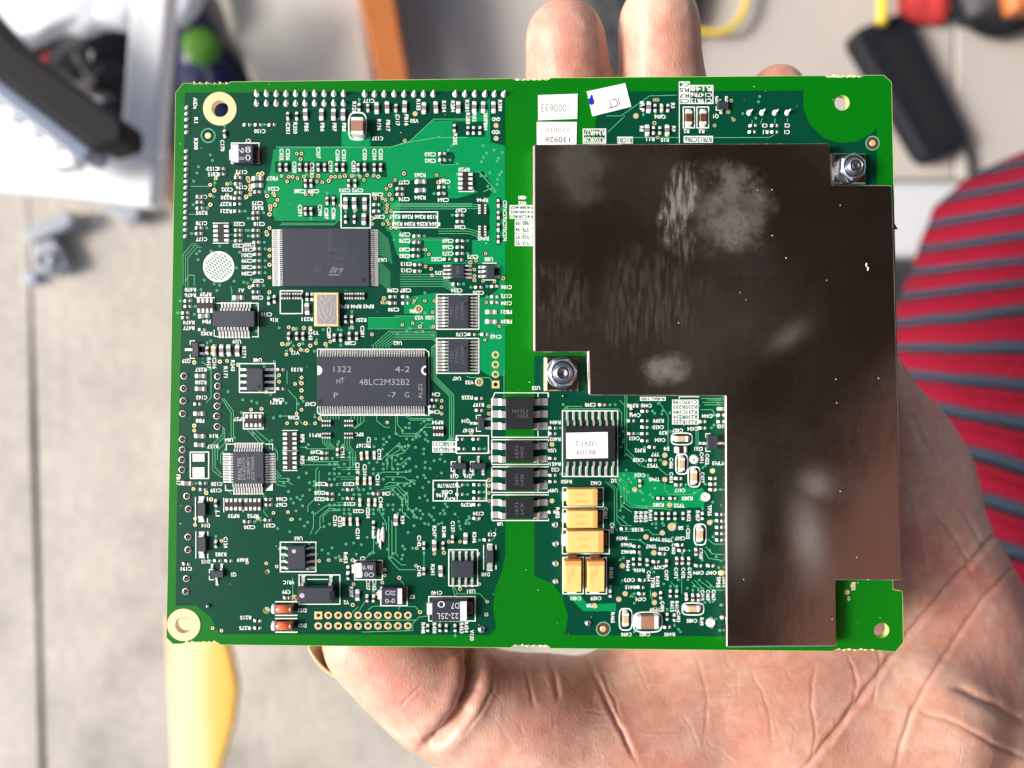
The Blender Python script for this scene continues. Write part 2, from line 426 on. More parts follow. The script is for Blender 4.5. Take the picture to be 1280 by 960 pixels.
# grey castings on the concrete
g = empty('grey_bracket'); g.location = tuple(P(60, 300, GZ) * MM); setp(g, 'grey elbow shaped bracket with a round boss lying on concrete', 'bracket')
for nm, pts, z in (('arm', [(24, 292), (30, 285), (80, 262), (88, 264), (92, 276), (84, 284), (40, 304)], GZ + 16), ('plate', [(38, 303), (66, 296), (84, 328), (80, 336), (60, 344), (46, 338)], GZ + 12)):
    child_slab(g, nm, pts, z, 12, M['greym'], bev=2)
b = MB(); c = P(56, 326, GZ + 14); b.lathe(c[0], c[1], [(7, GZ + 11), (7, GZ + 15), (4, GZ + 16), (3.4, GZ + 13.5)], 'greym', 24); o = b.make('boss', g); o.matrix_parent_inverse = Matrix.Translation(g.location).inverted()
slab('grey_clip', [(122, 256), (160, 250), (176, 262), (170, 276), (152, 278), (138, 266)], GZ + 14, 14, M['greym'], bev=2); setp(bpy.data.objects['grey_clip'], 'small grey clip lying in the shade of the white frame', 'clip')
slab('blue_clip', [(28, 341), (40, 338), (46, 345), (44, 354), (34, 356), (28, 350)], GZ + 7, 7, M['bluegrey'], bev=1.5); setp(bpy.data.objects['blue_clip'], 'tiny pale blue clip below the grey elbow bracket', 'clip')
# yellow strip
slab('yellow_leaf', [(206, 770), (268, 772), (288, 815), (297, 860), (292, 905), (276, 960), (262, 1040), (218, 1040), (212, 900)], -300, 5, M['yellow'], bev=2)
lm_ = M['yellow'].node_tree; tl_ = lm_.nodes.new('ShaderNodeTexCoord'); sx_ = lm_.nodes.new('ShaderNodeSeparateXYZ'); rl_ = lm_.nodes.new('ShaderNodeValToRGB')
lm_.links.new(tl_.outputs['Generated'], sx_.inputs[0]); lm_.links.new(sx_.outputs[0], rl_.inputs[0])
rl_.color_ramp.elements[0].color = (0.70, 0.45, 0.12, 1); rl_.color_ramp.elements[1].color = (0.72, 0.40, 0.06, 1)
for p_, c_ in ((0.12, (0.78, 0.66, 0.42, 1)), (0.42, (0.80, 0.66, 0.36, 1)), (0.70, (0.72, 0.46, 0.09, 1))): rl_.color_ramp.elements.new(p_).color = c_
lm_.links.new(rl_.outputs[0], lm_.nodes['Principled BSDF'].inputs['Base Color'])
setp(bpy.data.objects['yellow_leaf'], 'yellow leaf shaped strip above the concrete under the gold ringed corner', 'leaf')
# dark lump and yellow cable beyond the finger tips
heap('black_pouch', [(715, -80), (895, -80), (880, 15), (850, 40), (820, 150), (730, 140)], -350, 22, 'junk', 'black pouch on the tiles between the two finger tips', 'pouch', amp=0.12)
wire_obj('yellow_cable', [(938, -60), (936, 0), (925, 28), (905, 42), (880, 40), (850, 34), (820, 60)], -362, 2.2, 'ycable', 'yellow cable lying over the tiles beside the black pouch', 'cable')
# power adapter
ad = empty('power_adapter'); ad.location = tuple(P(1140, 120, -372) * MM); setp(ad, 'black power adapter brick lying on the pale tiles', 'power adapter')
child_slab(ad, 'casing', [(1066, 46), (1074, 34), (1122, 14), (1134, 16), (1143, 26), (1214, 166), (1214, 178), (1172, 201), (1160, 200), (1152, 192)], -357, 14, M['adapter'], bev=5, seg=4)
child_slab(ad, 'ribbed_label', [(1106, 52), (1126, 44), (1190, 162), (1168, 172)], -356.6, 1, M['black'], bev=0.2)
wire_obj('cord', [(1210, 180, 0), (1213, 200, 0), (1216, 225, 0), (1217, 260, -2)], -366, 1.8, 'adapter', None, None)
cd = bpy.data.objects['cord']; cd.parent = ad; cd.matrix_parent_inverse = Matrix.Translation(ad.location).inverted()
wire_obj('yellow_plug_lead', [(1106, -70), (1104, -10), (1103, 12), (1102, 30)], -350, 3.4, 'ycable', 'yellow lead plugged toward the black power adapter', 'cable')
wire_obj('black_cable', [(1150, -60), (1180, -10), (1205, 28), (1240, 47), (1280, 38), (1330, 0)], -362, 3.0, 'adapter', 'thick black cable curving over the tiles above the striped cloth', 'cable')
heap('red_cloth', [(1135, -80), (1210, -80), (1200, 5), (1190, 22), (1150, 20), (1136, 8)], -355, 14, 'redc', 'red cloth scrap above the black power adapter', 'cloth')
heap('black_case', [(1205, -80), (1400, -80), (1400, 14), (1290, 18), (1222, 14)], -345, 24, 'junk', 'black soft case in the corner above the cable loop', 'case', amp=0.05)
heap('orange_pouch', [(1262, -14), (1300, -14), (1300, 12), (1268, 14)], -330, 10, 'orange', 'small orange red pouch on the black soft case', 'cap', amp=0.05)
heap('dark_gap_mass', [(1105, 320), (1200, 322), (1260, 420), (1180, 560), (1060, 520), (1060, 340)], -352, 40, 'junk', 'dark mass standing in for the dark gap below the pale riser', 'dark gap', amp=0.06)  # dark mass added where a dark gap lies below the riser

# ================================================================== PERSON: hand and striped clothing
def smin(a, b, k):
    h = np.clip(0.5 + 0.5 * (b - a) / k, 0, 1)
    return b * (1 - h) + a * h - k * h * (1 - h)
def cone(Q, a, b, ra, rb):
    ab = b - a; t = np.clip(((Q - a) @ ab) / (ab @ ab), 0, 1)
    return np.linalg.norm(Q - (a + t[..., None] * ab), axis=-1) - (ra + (rb - ra) * t)
def surface_nets(S, org, h):
    nx, ny, nz = S.shape
    sg = S < 0
    cell = np.zeros((nx - 1, ny - 1, nz - 1), np.int8)
    for dx in (0, 1):
        for dy in (0, 1):
            for dz in (0, 1): cell += sg[dx:nx - 1 + dx, dy:ny - 1 + dy, dz:nz - 1 + dz]
    act = (cell > 0) & (cell < 8)
    idx = -np.ones(act.shape, np.int64); I = np.argwhere(act); idx[act] = np.arange(len(I))
    acc = np.zeros((len(I), 3)); cnt = np.zeros(len(I))
    cor = [(a, b, c) for a in (0, 1) for b in (0, 1) for c in (0, 1)]
    for a in cor:
        for ax in range(3):
            if a[ax] == 0:
                b = list(a); b[ax] = 1
                s0 = S[I[:, 0] + a[0], I[:, 1] + a[1], I[:, 2] + a[2]]; s1 = S[I[:, 0] + b[0], I[:, 1] + b[1], I[:, 2] + b[2]]
                c = (s0 < 0) != (s1 < 0); t = np.where(c, s0 / np.where(c, s0 - s1, 1), 0)
                p = np.array(a, float)[None].repeat(len(I), 0); p[:, ax] += t
                acc += np.where(c[:, None], p, 0); cnt += c
    V = (I + acc / cnt[:, None]) * h + org
    Fs = []
    for ax in range(3):
        u, w = [(1, 2), (2, 0), (0, 1)][ax]
        s = [slice(1, -1)] * 3; s[ax] = slice(0, -1)
        s2 = [slice(1, -1)] * 3; s2[ax] = slice(1, None)
        A = sg[tuple(s)]; B = sg[tuple(s2)]
        E = np.argwhere(A != B); off = np.ones(3, int); off[ax] = 0; E = E + off
        inside = sg[E[:, 0], E[:, 1], E[:, 2]]
        eu = np.zeros(3, int); eu[u] = 1; ew = np.zeros(3, int); ew[w] = 1
        q = [E - eu - ew, E - ew, E, E - eu]
        ids = np.stack([idx[x[:, 0], x[:, 1], x[:, 2]] for x in q], 1)
        ids[~inside] = ids[~inside][:, ::-1]
        Fs.append(ids)
    return V, np.concatenate(Fs)

def N(x, y, z, r): return (np.array(P(x, y, z)), r)
chains = [
    [N(454, 800, -12.5, 8.8), N(500, 828, -13, 9.4), N(552, 866, -14, 10.8)],
    [N(552, 866, -14, 10.8), N(640, 912, -17, 14), N(700, 924, -20, 16)],
    [N(700, 924, -20, 16), N(800, 945, -24, 21), N(950, 935, -27, 23), N(1110, 880, -30, 25)],
    [N(1010, 420, -42, 15.5), N(1081, 600, -48, 23.5), N(1130, 762, -46, 26), N(1225, 975, -46, 29)],
    [N(820, 905, -27, 17), N(900, 720, -33, 16), N(900, 600, -35, 14)],
    [N(950, 880, -30, 22), N(1010, 720, -36, 18), N(1000, 560, -36, 15)],
    [N(1225, 975, -46, 29), N(1450, 1300, -70, 30), N(1750, 1800, -120, 34)],
    [N(640, 960, -26, 16), N(850, 1050, -34, 24), N(1150, 1060, -42, 30)],
]
fingers = [
    [N(830, 640, -34, 13), N(745, 330, -30, 9.4), N(714, 140, -15, 9.3), N(707, 52, -10.5, 8.6)],
    [N(900, 600, -35, 13), N(850, 300, -32, 9.6), N(829, 140, -16, 9.4), N(823, 30, -11, 8.6)],
    [N(980, 560, -36, 12), N(978, 330, -34, 9.2), N(974, 200, -28, 8.6), N(971, 118, -23, 6.7)],
    [N(1060, 520, -38, 10), N(1050, 370, -40, 8), N(1040, 240, -38, 7)],
]
hv = 1.25
lo = np.array([-52., -185., -150.]); hi = np.array([225., 92., 4.])
dims = np.ceil((hi - lo) / hv).astype(int)
gx, gy, gz = [lo[i] + np.arange(dims[i]) * hv for i in range(3)]
S = np.full(dims, 99.0, np.float64)
def blend(S, chain, k):
    for (a, ra), (b_, rb) in zip(chain[:-1], chain[1:]):
        mn = np.minimum(a - ra, b_ - rb) - 14; mx = np.maximum(a + ra, b_ + rb) + 14
        i0 = np.clip(((mn - lo) / hv).astype(int), 0, dims); i1 = np.clip(((mx - lo) / hv).astype(int) + 1, 0, dims)
        if (i1 <= i0).any(): continue
        sl_ = tuple(slice(i0[i], i1[i]) for i in range(3))
        Q = np.stack(np.meshgrid(gx[sl_[0]], gy[sl_[1]], gz[sl_[2]], indexing='ij'), -1)
        S[sl_] = smin(S[sl_], cone(Q, a, b_, ra, rb), k)
    return S
for c in chains: S = blend(S, c, 9.0)
for c in fingers:
    S2 = np.full(dims, 99.0); S2 = blend(S2, c, 4.0)
    S = smin(S, S2, 2.5)
S[0] = S[-1] = 9; S[:, 0] = S[:, -1] = 9; S[:, :, 0] = S[:, :, -1] = 9
V, Q4 = surface_nets(S, lo, hv)
# neighbours smoothing
def smooth(V, Q, it):
    for _ in range(it):
        acc = np.zeros_like(V); cnt = np.zeros(len(V))
        for a in range(4):
            for b_ in ((a + 1) % 4,):
                np.add.at(acc, Q[:, a], V[Q[:, b_]]); np.add.at(cnt, Q[:, a], 1)
                np.add.at(acc, Q[:, b_], V[Q[:, a]]); np.add.at(cnt, Q[:, b_], 1)
        V = V * 0.4 + 0.6 * acc / cnt[:, None]
    return V
V = smooth(V, Q4, 4)
me = bpy.data.meshes.new('tmp'); me.from_pydata(V.tolist(), [], Q4.tolist())
tmp = bpy.data.objects.new('tmp', me); C.objects.link(tmp)
md = tmp.modifiers.new('s', 'SUBSURF'); md.levels = 2; md.render_levels = 2
dg = bpy.context.evaluated_depsgraph_get()
hm = bpy.data.meshes.new_from_object(tmp.evaluated_get(dg)); bpy.data.objects.remove(tmp)
nv = len(hm.vertices); V = np.zeros(nv * 3); hm.vertices.foreach_get('co', V); V = V.reshape(-1, 3)
Nn = np.zeros(nv * 3); hm.vertices.foreach_get('normal', Nn); Nn = Nn.reshape(-1, 3)
px = to_px(V); vis = (Nn @ np.array([0, 0, 1.0])) > -0.2
near = vis & (V[:, 2] > -70)
disp = np.zeros(nv)
creases = [  # (polyline px, depth mm, width mm)
    ([(586, 805), (592, 832), (588, 862), (574, 892), (548, 922), (530, 935)], 3.2, 1.5),
    ([(606, 815), (618, 838), (614, 866), (600, 892), (580, 915)], 0.5, 0.7),
    ([(500, 884), (512, 870), (524, 858)], 0.35, 0.5),
    ([(655, 815), (660, 850), (668, 885)], 0.35, 0.7),
    ([(684, 815), (694, 845), (698, 872)], 0.9, 1.0),
    ([(730, 812), (742, 845), (760, 878), (776, 915), (796, 950)], 0.9, 0.9),
    ([(752, 838), (765, 870), (778, 900)], 0.35, 0.6),
    ([(1300, 600), (1262, 648), (1225, 690), (1180, 738), (1150, 775), (1112, 822), (1078, 868), (1040, 920), (1005, 960)], 1.7, 1.1),
    ([(1290, 690), (1240, 735), (1200, 790), (1160, 850), (1135, 900), (1120, 960)], 0.7, 1.0),
    ([(1192, 862), (1208, 862), (1222, 874), (1246, 882), (1262, 897), (1290, 902)], 1.5, 1.6),
    ([(1150, 890), (1190, 900), (1240, 930), (1290, 950)], 0.6, 1.0),
    ([(1020, 830), (1012, 870), (1022, 920), (1010, 960)], 0.35, 0.6),
    ([(1060, 820), (1072, 850), (1064, 890), (1030, 940)], 0.4, 0.6),
    ([(1095, 800), (1100, 840), (1090, 880)], 0.35, 0.6),
    ([(940, 840), (960, 880), (965, 930)], 0.25, 0.6),
    ([(870, 820), (885, 870), (880, 930)], 0.22, 0.7),
    ([(1140, 520), (1165, 575), (1205, 640), (1240, 700)], 0.6, 1.2),
    ([(1170, 640), (1200, 680), (1215, 720)], 0.5, 0.9),
    ([(1135, 600), (1150, 660), (1160, 720)], 0.4, 1.0),
]
creases = [(creases[0][0], 2.6, 1.3)] + [(a_, d_ * 0.42, w_ * 0.5) for a_, d_, w_ in creases[1:]]
rc = random.Random(11)
for _ in range(75):   # fine skin lines
    x, y = rc.uniform(600, 1275), rc.uniform(815, 955); a_ = math.radians(rc.gauss(70 if x < 1000 else 115, 16)); L_ = rc.uniform(14, 48); cv = rc.uniform(-0.5, 0.5)
    pts_ = []
    for t_ in range(4): pts_.append((x, y)); x += math.cos(a_) * L_ / 3; y += math.sin(a_) * L_ / 3; a_ += cv / 3
    creases.append((pts_, rc.uniform(0.02, 0.055), rc.uniform(0.18, 0.3)))
for _ in range(30):
    x, y = rc.uniform(1130, 1275), rc.uniform(560, 800); a_ = math.radians(rc.gauss(120, 20)); L_ = rc.uniform(14, 50)
    creases.append(([(x, y), (x + math.cos(a_) * L_ / 2 + 1.5, y + math.sin(a_) * L_ / 2), (x + math.cos(a_) * L_, y + math.sin(a_) * L_)], rc.uniform(0.025, 0.06), rc.uniform(0.2, 0.32)))
for _ in range(26):
    x, y = rc.uniform(620, 960), rc.uniform(820, 950); L_ = rc.uniform(15, 50)
    creases.append(([(x, y), (x + L_ / 2, y + rc.uniform(-3, 3)), (x + L_, y + rc.uniform(-5, 5))], rc.uniform(0.02, 0.05), rc.uniform(0.18, 0.28)))
for line, dep, w in creases:
    L = np.array(line, float); w_px = w * 5.6
    if len(L) > 2:   # rounded, slightly wandering course
        tt_ = np.linspace(0, len(L) - 1, 4 * len(L)); L = np.stack([np.interp(tt_, range(len(L)), L[:, i_]) for i_ in (0, 1)], 1)
        for _ in range(3): L[1:-1] = (L[:-2] + 2 * L[1:-1] + L[2:]) / 4
        L += np.array([[noise.noise(Vector((p_[0] / 14, p_[1] / 14, 1))), noise.noise(Vector((p_[0] / 14, p_[1] / 14, 7)))] for p_ in L]) * 2.6
    bb = near & (px[:, 0] > L[:, 0].min() - 40) & (px[:, 0] < L[:, 0].max() + 40) & (px[:, 1] > L[:, 1].min() - 40) & (px[:, 1] < L[:, 1].max() + 40)
    I = np.nonzero(bb)[0]
    if not len(I): continue
    best = np.full(len(I), 1e9); tt = np.zeros(len(I)); n_ = len(L) - 1
    for k in range(n_):
        a, b_ = L[k], L[k + 1]; ab = b_ - a; t = np.clip(((px[I] - a) @ ab) / (ab @ ab), 0, 1)
        d = np.linalg.norm(px[I] - (a + t[:, None] * ab), axis=1)
        u = d < best; best[u] = d[u]; tt[u] = (k + t[u]) / n_
    fade = np.clip(np.minimum(tt, 1 - tt) * 6 + 0.25, 0, 1)
    disp[I] -= dep * fade * np.exp(-(best / w_px) ** 2)
    disp[I] += 0.22 * dep * fade * np.exp(-((best - 2.6 * w_px) / (1.6 * w_px)) ** 2)
rel = np.array([noise.noise(Vector((p[0] / 9, p[1] / 9, p[2] / 9))) * 0.22 + noise.noise(Vector((p[0] / 3.2, p[1] / 3.2, p[2] / 3.2))) * 0.05 if q else 0.0 for p, q in zip(V.tolist(), (near & (px[:, 1] > 450) | near & (px[:, 1] < 110)).tolist())])
V += Nn * (disp + rel)[:, None]
hm.vertices.foreach_set('co', (V * MM).ravel()); hm.update()
for p in hm.polygons: p.use_smooth = True

def skin_mat():
    m = mat('skin', (0.52, 0.27, 0.19), 0.45)
    n = m.node_tree; b = n.nodes['Principled BSDF']; tc = n.nodes.new('ShaderNodeTexCoord')
    b.inputs['Subsurface Weight'].default_value = 0.4; b.inputs['Subsurface Scale'].default_value = 0.003
    b.inputs['Subsurface Radius'].default_value = (1.0, 0.35, 0.18)
    def nz(sc, det, rot=None, scl=None):
        a = n.nodes.new('ShaderNodeTexNoise'); a.inputs['Scale'].default_value = sc; a.inputs['Detail'].default_value = det
        if scl:
            mp_ = n.nodes.new('ShaderNodeMapping'); mp_.inputs['Rotation'].default_value = (0, 0, rot); mp_.inputs['Scale'].default_value = scl
            n.links.new(tc.outputs['Object'], mp_.inputs['Vector']); n.links.new(mp_.outputs[0], a.inputs['Vector'])
        else: n.links.new(tc.outputs['Object'], a.inputs['Vector'])
        return a.outputs[0]
    def ramp(src, p0, c0, p1, c1):
        cr = n.nodes.new('ShaderNodeValToRGB'); cr.color_ramp.elements[0].position = p0; cr.color_ramp.elements[0].color = (*c0, 1)
        cr.color_ramp.elements[1].position = p1; cr.color_ramp.elements[1].color = (*c1, 1); n.links.new(src, cr.inputs[0]); return cr.outputs[0]
    big = ramp(nz(38, 3), 0.36, (0.58, 0.29, 0.23), 0.62, (0.70, 0.46, 0.37))
    fine_ = ramp(nz(420, 5), 0.30, (0.86, 0.78, 0.74), 0.70, (1.0, 1.0, 1.0))
    blot = ramp(nz(120, 4), 0.35, (0.96, 0.84, 0.80), 0.62, (1.0, 1.0, 1.0))
    m1 = n.nodes.new('ShaderNodeMix'); m1.data_type = 'RGBA'; m1.blend_type = 'MULTIPLY'; m1.inputs[0].default_value = 1
    m2 = n.nodes.new('ShaderNodeMix'); m2.data_type = 'RGBA'; m2.blend_type = 'MULTIPLY'; m2.inputs[0].default_value = 1
    n.links.new(big, m1.inputs[6]); n.links.new(fine_, m1.inputs[7]); n.links.new(m1.outputs[2], m2.inputs[6]); n.links.new(blot, m2.inputs[7])
    n.links.new(m2.outputs[2], b.inputs['Base Color'])
    vo = n.nodes.new('ShaderNodeTexVoronoi'); vo.feature = 'DISTANCE_TO_EDGE'; vo.inputs['Scale'].default_value = 1500
    mp = n.nodes.new('ShaderNodeMapping'); mp.inputs['Rotation'].default_value = (0, 0, 0.5); mp.inputs['Scale'].default_value = (1, 0.45, 1)
    n.links.new(tc.outputs['Object'], mp.inputs['Vector']); n.links.new(mp.outputs[0], vo.inputs['Vector'])
    fn = n.nodes.new('ShaderNodeTexNoise'); fn.inputs['Scale'].default_value = 420; fn.inputs['Detail'].default_value = 6
    mp2 = n.nodes.new('ShaderNodeMapping'); mp2.inputs['Rotation'].default_value = (0, 0, -0.3); mp2.inputs['Scale'].default_value = (1, 0.25, 1)
    n.links.new(tc.outputs['Object'], mp2.inputs['Vector']); n.links.new(mp2.outputs[0], fn.inputs['Vector'])
    b1 = n.nodes.new('ShaderNodeBump'); b1.inputs['Distance'].default_value = 0.00012; b1.inputs['Strength'].default_value = 0.6
    n.links.new(vo.outputs['Distance'], b1.inputs['Height'])
    b2 = n.nodes.new('ShaderNodeBump'); b2.inputs['Distance'].default_value = 0.0004; b2.inputs['Strength'].default_value = 0.3
    n.links.new(fn.outputs[0], b2.inputs['Height']); n.links.new(b1.outputs[0], b2.inputs['Normal']); n.links.new(b2.outputs[0], b.inputs['Normal'])
    return m
M['skin'] = skin_mat()
hm.materials.append(M['skin'])
person = empty('person', tuple(P(1400, 1100, -120) * MM))
setp(person, 'hand gripping the circuit board from below, red and dark striped clothing beside it', 'person')
hm.name = 'hand'
hand = link('hand', hm, person); hand.matrix_parent_inverse = Matrix.Translation(person.location).inverted()
# thumb nail: thin curved plate on the far side of the thumb tip
b = MB(); vs = []; fs = []
ta = P(454, 800, -12.5); tb = P(500, 828, -13); ax = (ta - tb) / np.linalg.norm(ta - tb)
e2 = np.array([0, 0, 1.0]); e1 = np.cross(ax, e2)
if e1[0] > 0: e1 = -e1
nu, nw = 14, 14
for i in range(nu):
    for j in range(nw):
        u = -7 + 16 * i / (nu - 1); th = math.radians(-95 + 120 * j / (nw - 1))
        rr = 9.15 if u <= 2 else 9.15 - (u - 2) ** 2 * 0.045
        c = ta + ax * u
        vs.append(c + e1 * math.cos(th) * rr + e2 * math.sin(th) * rr * 0.96)
for i in range(nu - 1):
    for j in range(nw - 1): a = i * nw + j; fs.append((a, a + 1, a + 1 + nw, a + nw))
b.add(vs, fs, 'nail', True); nl = b.make('thumb_nail', person); nl.matrix_parent_inverse = Matrix.Translation(person.location).inverted()
sm = nl.modifiers.new('t', 'SOLIDIFY'); sm.thickness = 0.0006; sm.offset = 0

# striped clothing
yR = np.array([120, 150, 176, 202, 227, 259, 293, 324, 352, 384, 431, 478, 528, 580, 635, 690, 750, 810, 870, 930, 990, 1050, 1110.])
yL = np.array([165, 190, 212, 233, 253, 281, 310, 338, 366, 399, 433, 466, 503, 549, 598, 650, 705, 760, 815, 870, 925, 980, 1035.])
def stripe_t(x, y):
    out = np.zeros(len(x))
    for i in range(len(x)):
        ye = yR + (yL - yR) * (1280 - max(x[i], 1050)) / 135.0
        if ye[1] > ye[0]: out[i] = np.interp(y[i], ye, np.arange(len(ye)))
    return out
cy = np.array([150, 165, 190, 215, 250, 300, 350, 400, 450, 520, 620, 760, 900, 1050, 1200.])
cx = np.array([1420, 1340, 1280, 1225, 1188, 1172, 1152, 1128, 1116, 1112, 1118, 1130, 1150, 1180, 1220.])
nyv, nu = 170, 72; vs = []; fs = []
for j in range(nyv):
    y = 150 + 1050 * (j / (nyv - 1)) ** 1.2
    xl = np.interp(y, cy, cx); xr = 1720 - 60 * max(0, 1 - (y - 150) / 40)
    zc = -255.0
    a = P(xl, y, zc); c = P(xr, y, zc); cen = (a + c) / 2; rx = abs(c[0] - a[0]) / 2; rz = min(78, rx * 0.9)
    for i in range(nu):
        th = 2 * math.pi * i / nu
        p = [cen[0] - rx * math.cos(th), cen[1], zc + rz * math.sin(th)]
        w = noise.noise(Vector((p[0] / 45, p[1] / 28, 1))) * 6.0 + noise.noise(Vector((p[0] / 18, p[1] / 14, 4))) * 2.2
        p[2] += w; p[0] += w * 0.3
        vs.append(p)
for j in range(nyv - 1):
    for i in range(nu): k = (i + 1) % nu; fs.append((j * nu + i, j * nu + k, (j + 1) * nu + k, (j + 1) * nu + i))
fs.append(tuple(range(nu))[::-1])
cmat = mat('striped_cloth', (0.5, 0.03, 0.06), 0.85); n = cmat.node_tree; bs = n.nodes['Principled BSDF']; bs.inputs['Specular IOR Level'].default_value = 0.1
at = n.nodes.new('ShaderNodeAttribute'); at.attribute_name = 'stripe'
no = n.nodes.new('ShaderNodeTexNoise'); no.inputs['Scale'].default_value = 30; tcn = n.nodes.new('ShaderNodeTexCoord'); n.links.new(tcn.outputs['Object'], no.inputs['Vector'])
ma = n.nodes.new('ShaderNodeMath'); ma.operation = 'MULTIPLY_ADD'; ma.inputs[1].default_value = 0.25; n.links.new(no.outputs[0], ma.inputs[0]); n.links.new(at.outputs['Fac'], ma.inputs[2])
fr_ = n.nodes.new('ShaderNodeMath'); fr_.operation = 'FRACT'; n.links.new(ma.outputs[0], fr_.inputs[0])
cr = n.nodes.new('ShaderNodeValToRGB'); cr.color_ramp.interpolation = 'CONSTANT'; E_ = cr.color_ramp.elements
E_[0].position = 0; E_[0].color = (0.02, 0.025, 0.04, 1)
E_[1].position = 0.06; E_[1].color = (0.04, 0.06, 0.09, 1)
for p_, c_ in ((0.26, (0.010, 0.012, 0.02, 1)), (0.40, (0.235, 0.007, 0.026, 1)), (0.55, (0.15, 0.004, 0.012, 1)), (0.66, (0.235, 0.007, 0.026, 1))):
    e = E_.new(p_); e.color = c_
n.links.new(fr_.outputs[0], cr.inputs[0]); n.links.new(cr.outputs[0], bs.inputs['Base Color'])
wv = n.nodes.new('ShaderNodeTexNoise'); wv.inputs['Scale'].default_value = 350; n.links.new(tcn.outputs['Object'], wv.inputs['Vector'])
wb = n.nodes.new('ShaderNodeBump'); wb.inputs['Distance'].default_value = 0.002; wb.inputs['Strength'].default_value = 0.8; n.links.new(wv.outputs[0], wb.inputs['Height']); n.links.new(wb.outputs[0], bs.inputs['Normal'])
b = MB(); b.add(vs, fs, cmat, True); cl = b.make('striped_trousers', person); cl.matrix_parent_inverse = Matrix.Translation(person.location).inverted()
pxx = to_px(np.array(vs)); st = stripe_t(pxx[:, 0], pxx[:, 1])
att = cl.data.attributes.new('stripe', 'FLOAT', 'POINT'); att.data.foreach_set('value', st)

# off-frame brown jacket, put in for its reflection in the shield and its shade
M['added_jacket'] = mat('added_jacket_brown', (0.075, 0.020, 0.011), 0.9, var=0.3, vscale=8)
vs = []; fs = []; nj, ni = 40, 48
for j in range(nj + 1):
    ph = -math.pi / 2 + math.pi * j / nj
    for i in range(ni):
        th = 2 * math.pi * i / ni; d = noise.noise(Vector((math.cos(th) * 1.5, math.sin(th) * 1.5, ph * 2))) * 0.10
        vs.append((520 + 270 * (1 + d) * math.cos(ph) * math.cos(th), -300 + 330 * (1 + d) * math.cos(ph) * math.sin(th), 330 + 430 * (1 + d) * math.sin(ph)))
for j in range(nj):
    for i in range(ni): k = (i + 1) % ni; fs.append((j * ni + i, j * ni + k, (j + 1) * ni + k, (j + 1) * ni + i))
b = MB(); b.add(vs, fs, 'added_jacket', True); jk = b.make('added_jacket', person); jk.matrix_parent_inverse = Matrix.Translation(person.location).inverted()

b = MB(); A_ = np.array([212., -192., -112.]); B_ = np.array([430., -330., 160.]); vs = []; fs = []  # unseen sleeve, added between the forearm and the off-frame mass
dv = (B_ - A_) / np.linalg.norm(B_ - A_); u1 = np.cross(dv, [0, 0, 1]); u1 /= np.linalg.norm(u1); u2 = np.cross(dv, u1)
for j in range(41):
    t = j / 40
    for i in range(40):
        th = 2 * math.pi * i / 40; rr = 41 + 28 * t + 4 * noise.noise(Vector((math.cos(th) * 1.2, math.sin(th) * 1.2, t * 9))) + (1.5 if j < 2 else 0)
        vs.append(A_ + (B_ - A_) * t + u1 * rr * math.cos(th) + u2 * rr * math.sin(th))
for j in range(40):
    for i in range(40): k = (i + 1) % 40; fs.append((j * 40 + i, j * 40 + k, (j + 1) * 40 + k, (j + 1) * 40 + i))
fs.append(tuple(range(40))[::-1]); b.add(vs, fs, 'added_jacket', True); jk = b.make('added_sleeve', person); jk.matrix_parent_inverse = Matrix.Translation(person.location).inverted()

# ================================================================== CIRCUIT BOARD
board = empty('circuit_board')
setp(board, 'green circuit board packed with chips and a metal shield, held by a hand', 'circuit board')

def arc(cx_, cy_, r, a0, a1, n):
    return [(cx_ + r * math.cos(math.radians(a0 + (a1 - a0) * i / n)), cy_ - r * math.sin(math.radians(a0 + (a1 - a0) * i / n))) for i in range(n + 1)]
def bites(x0, x1, y0, y1, n, dep):
    out = []
    for i in range(n):
        for k in range(4):
            t = (i + k / 4) / n; out.append((x0 + (x1 - x0) * t, y0 + (y1 - y0) * t + dep * (0.35 + 0.65 * abs(math.sin(math.pi * k / 4 + (i * 0.7) % 0.5)))))
    return out
outline = [(219.5, 116), (229, 104)] + [(238, 104)] + bites(240, 286, 103.2, 103.2, 6, 2.2) + [(288, 102.3), (640, 98.2)] + bites(643, 686, 98.6, 98.2, 6, 2.2) + [(689, 97.4), (1030, 94.6)] + \
    bites(1033, 1078, 95.2, 94.8, 6, 2.0) + [(1081, 94), (1105, 94), (1114.5, 103), (1117, 230), (1122, 470), (1127.5, 738), (1129, 803), (1119, 814.8)] + \
    bites(1094, 1044, 813.6, 813.0, 6, -2) + [(1041, 814), (700, 810.6), (688, 810.6)] + bites(686, 641, 808.4, 808.0, 6, -2) + [(638, 809.6), (276, 806)] + bites(272, 231, 804.0, 804.0, 6, -2) + [(228, 804.6), (216, 805), (208, 797)]
outline[outline.index((1127.5, 738)):outline.index((1127.5, 738)) + 1] = [(1116, 726), (1116, 737), (1128, 739)]
def circ(x, y, rpx, n=28):
    c = P(x, y, 0); r = rpx * 0.1597
    return [(c[0] + r * math.cos(2 * math.pi * i / n), c[1] + r * math.sin(2 * math.pi * i / n)) for i in range(n)]
def hdr(i, j): return (398 + i * 12.45, (769.0, 782.2)[j])
small_holes = [(619.5, 443.5), (619.5, 455.7), (619.5, 468), (619.5, 480.5)] + [hdr(i, j) for i in range(10) for j in (0, 1)]
loops = [pp(outline)] + [circ(275, 136, 10.2), circ(230, 781, 10.8), circ(1052.5, 128.5, 9.5), (circ(1102, 788, 9.8)), circ(334, 715, 3.3), circ(333, 763, 4.4)] + [circ(x, y, 2.6, 10) for x, y in small_holes]
vs, fs = curve_poly(loops, -1.6, 0.0)
b = MB()
for f in fs:
    zs = [vs[i][2] for i in f]
    b.mi('green'); b.mi('edge')
b.add(vs, fs, 'green')
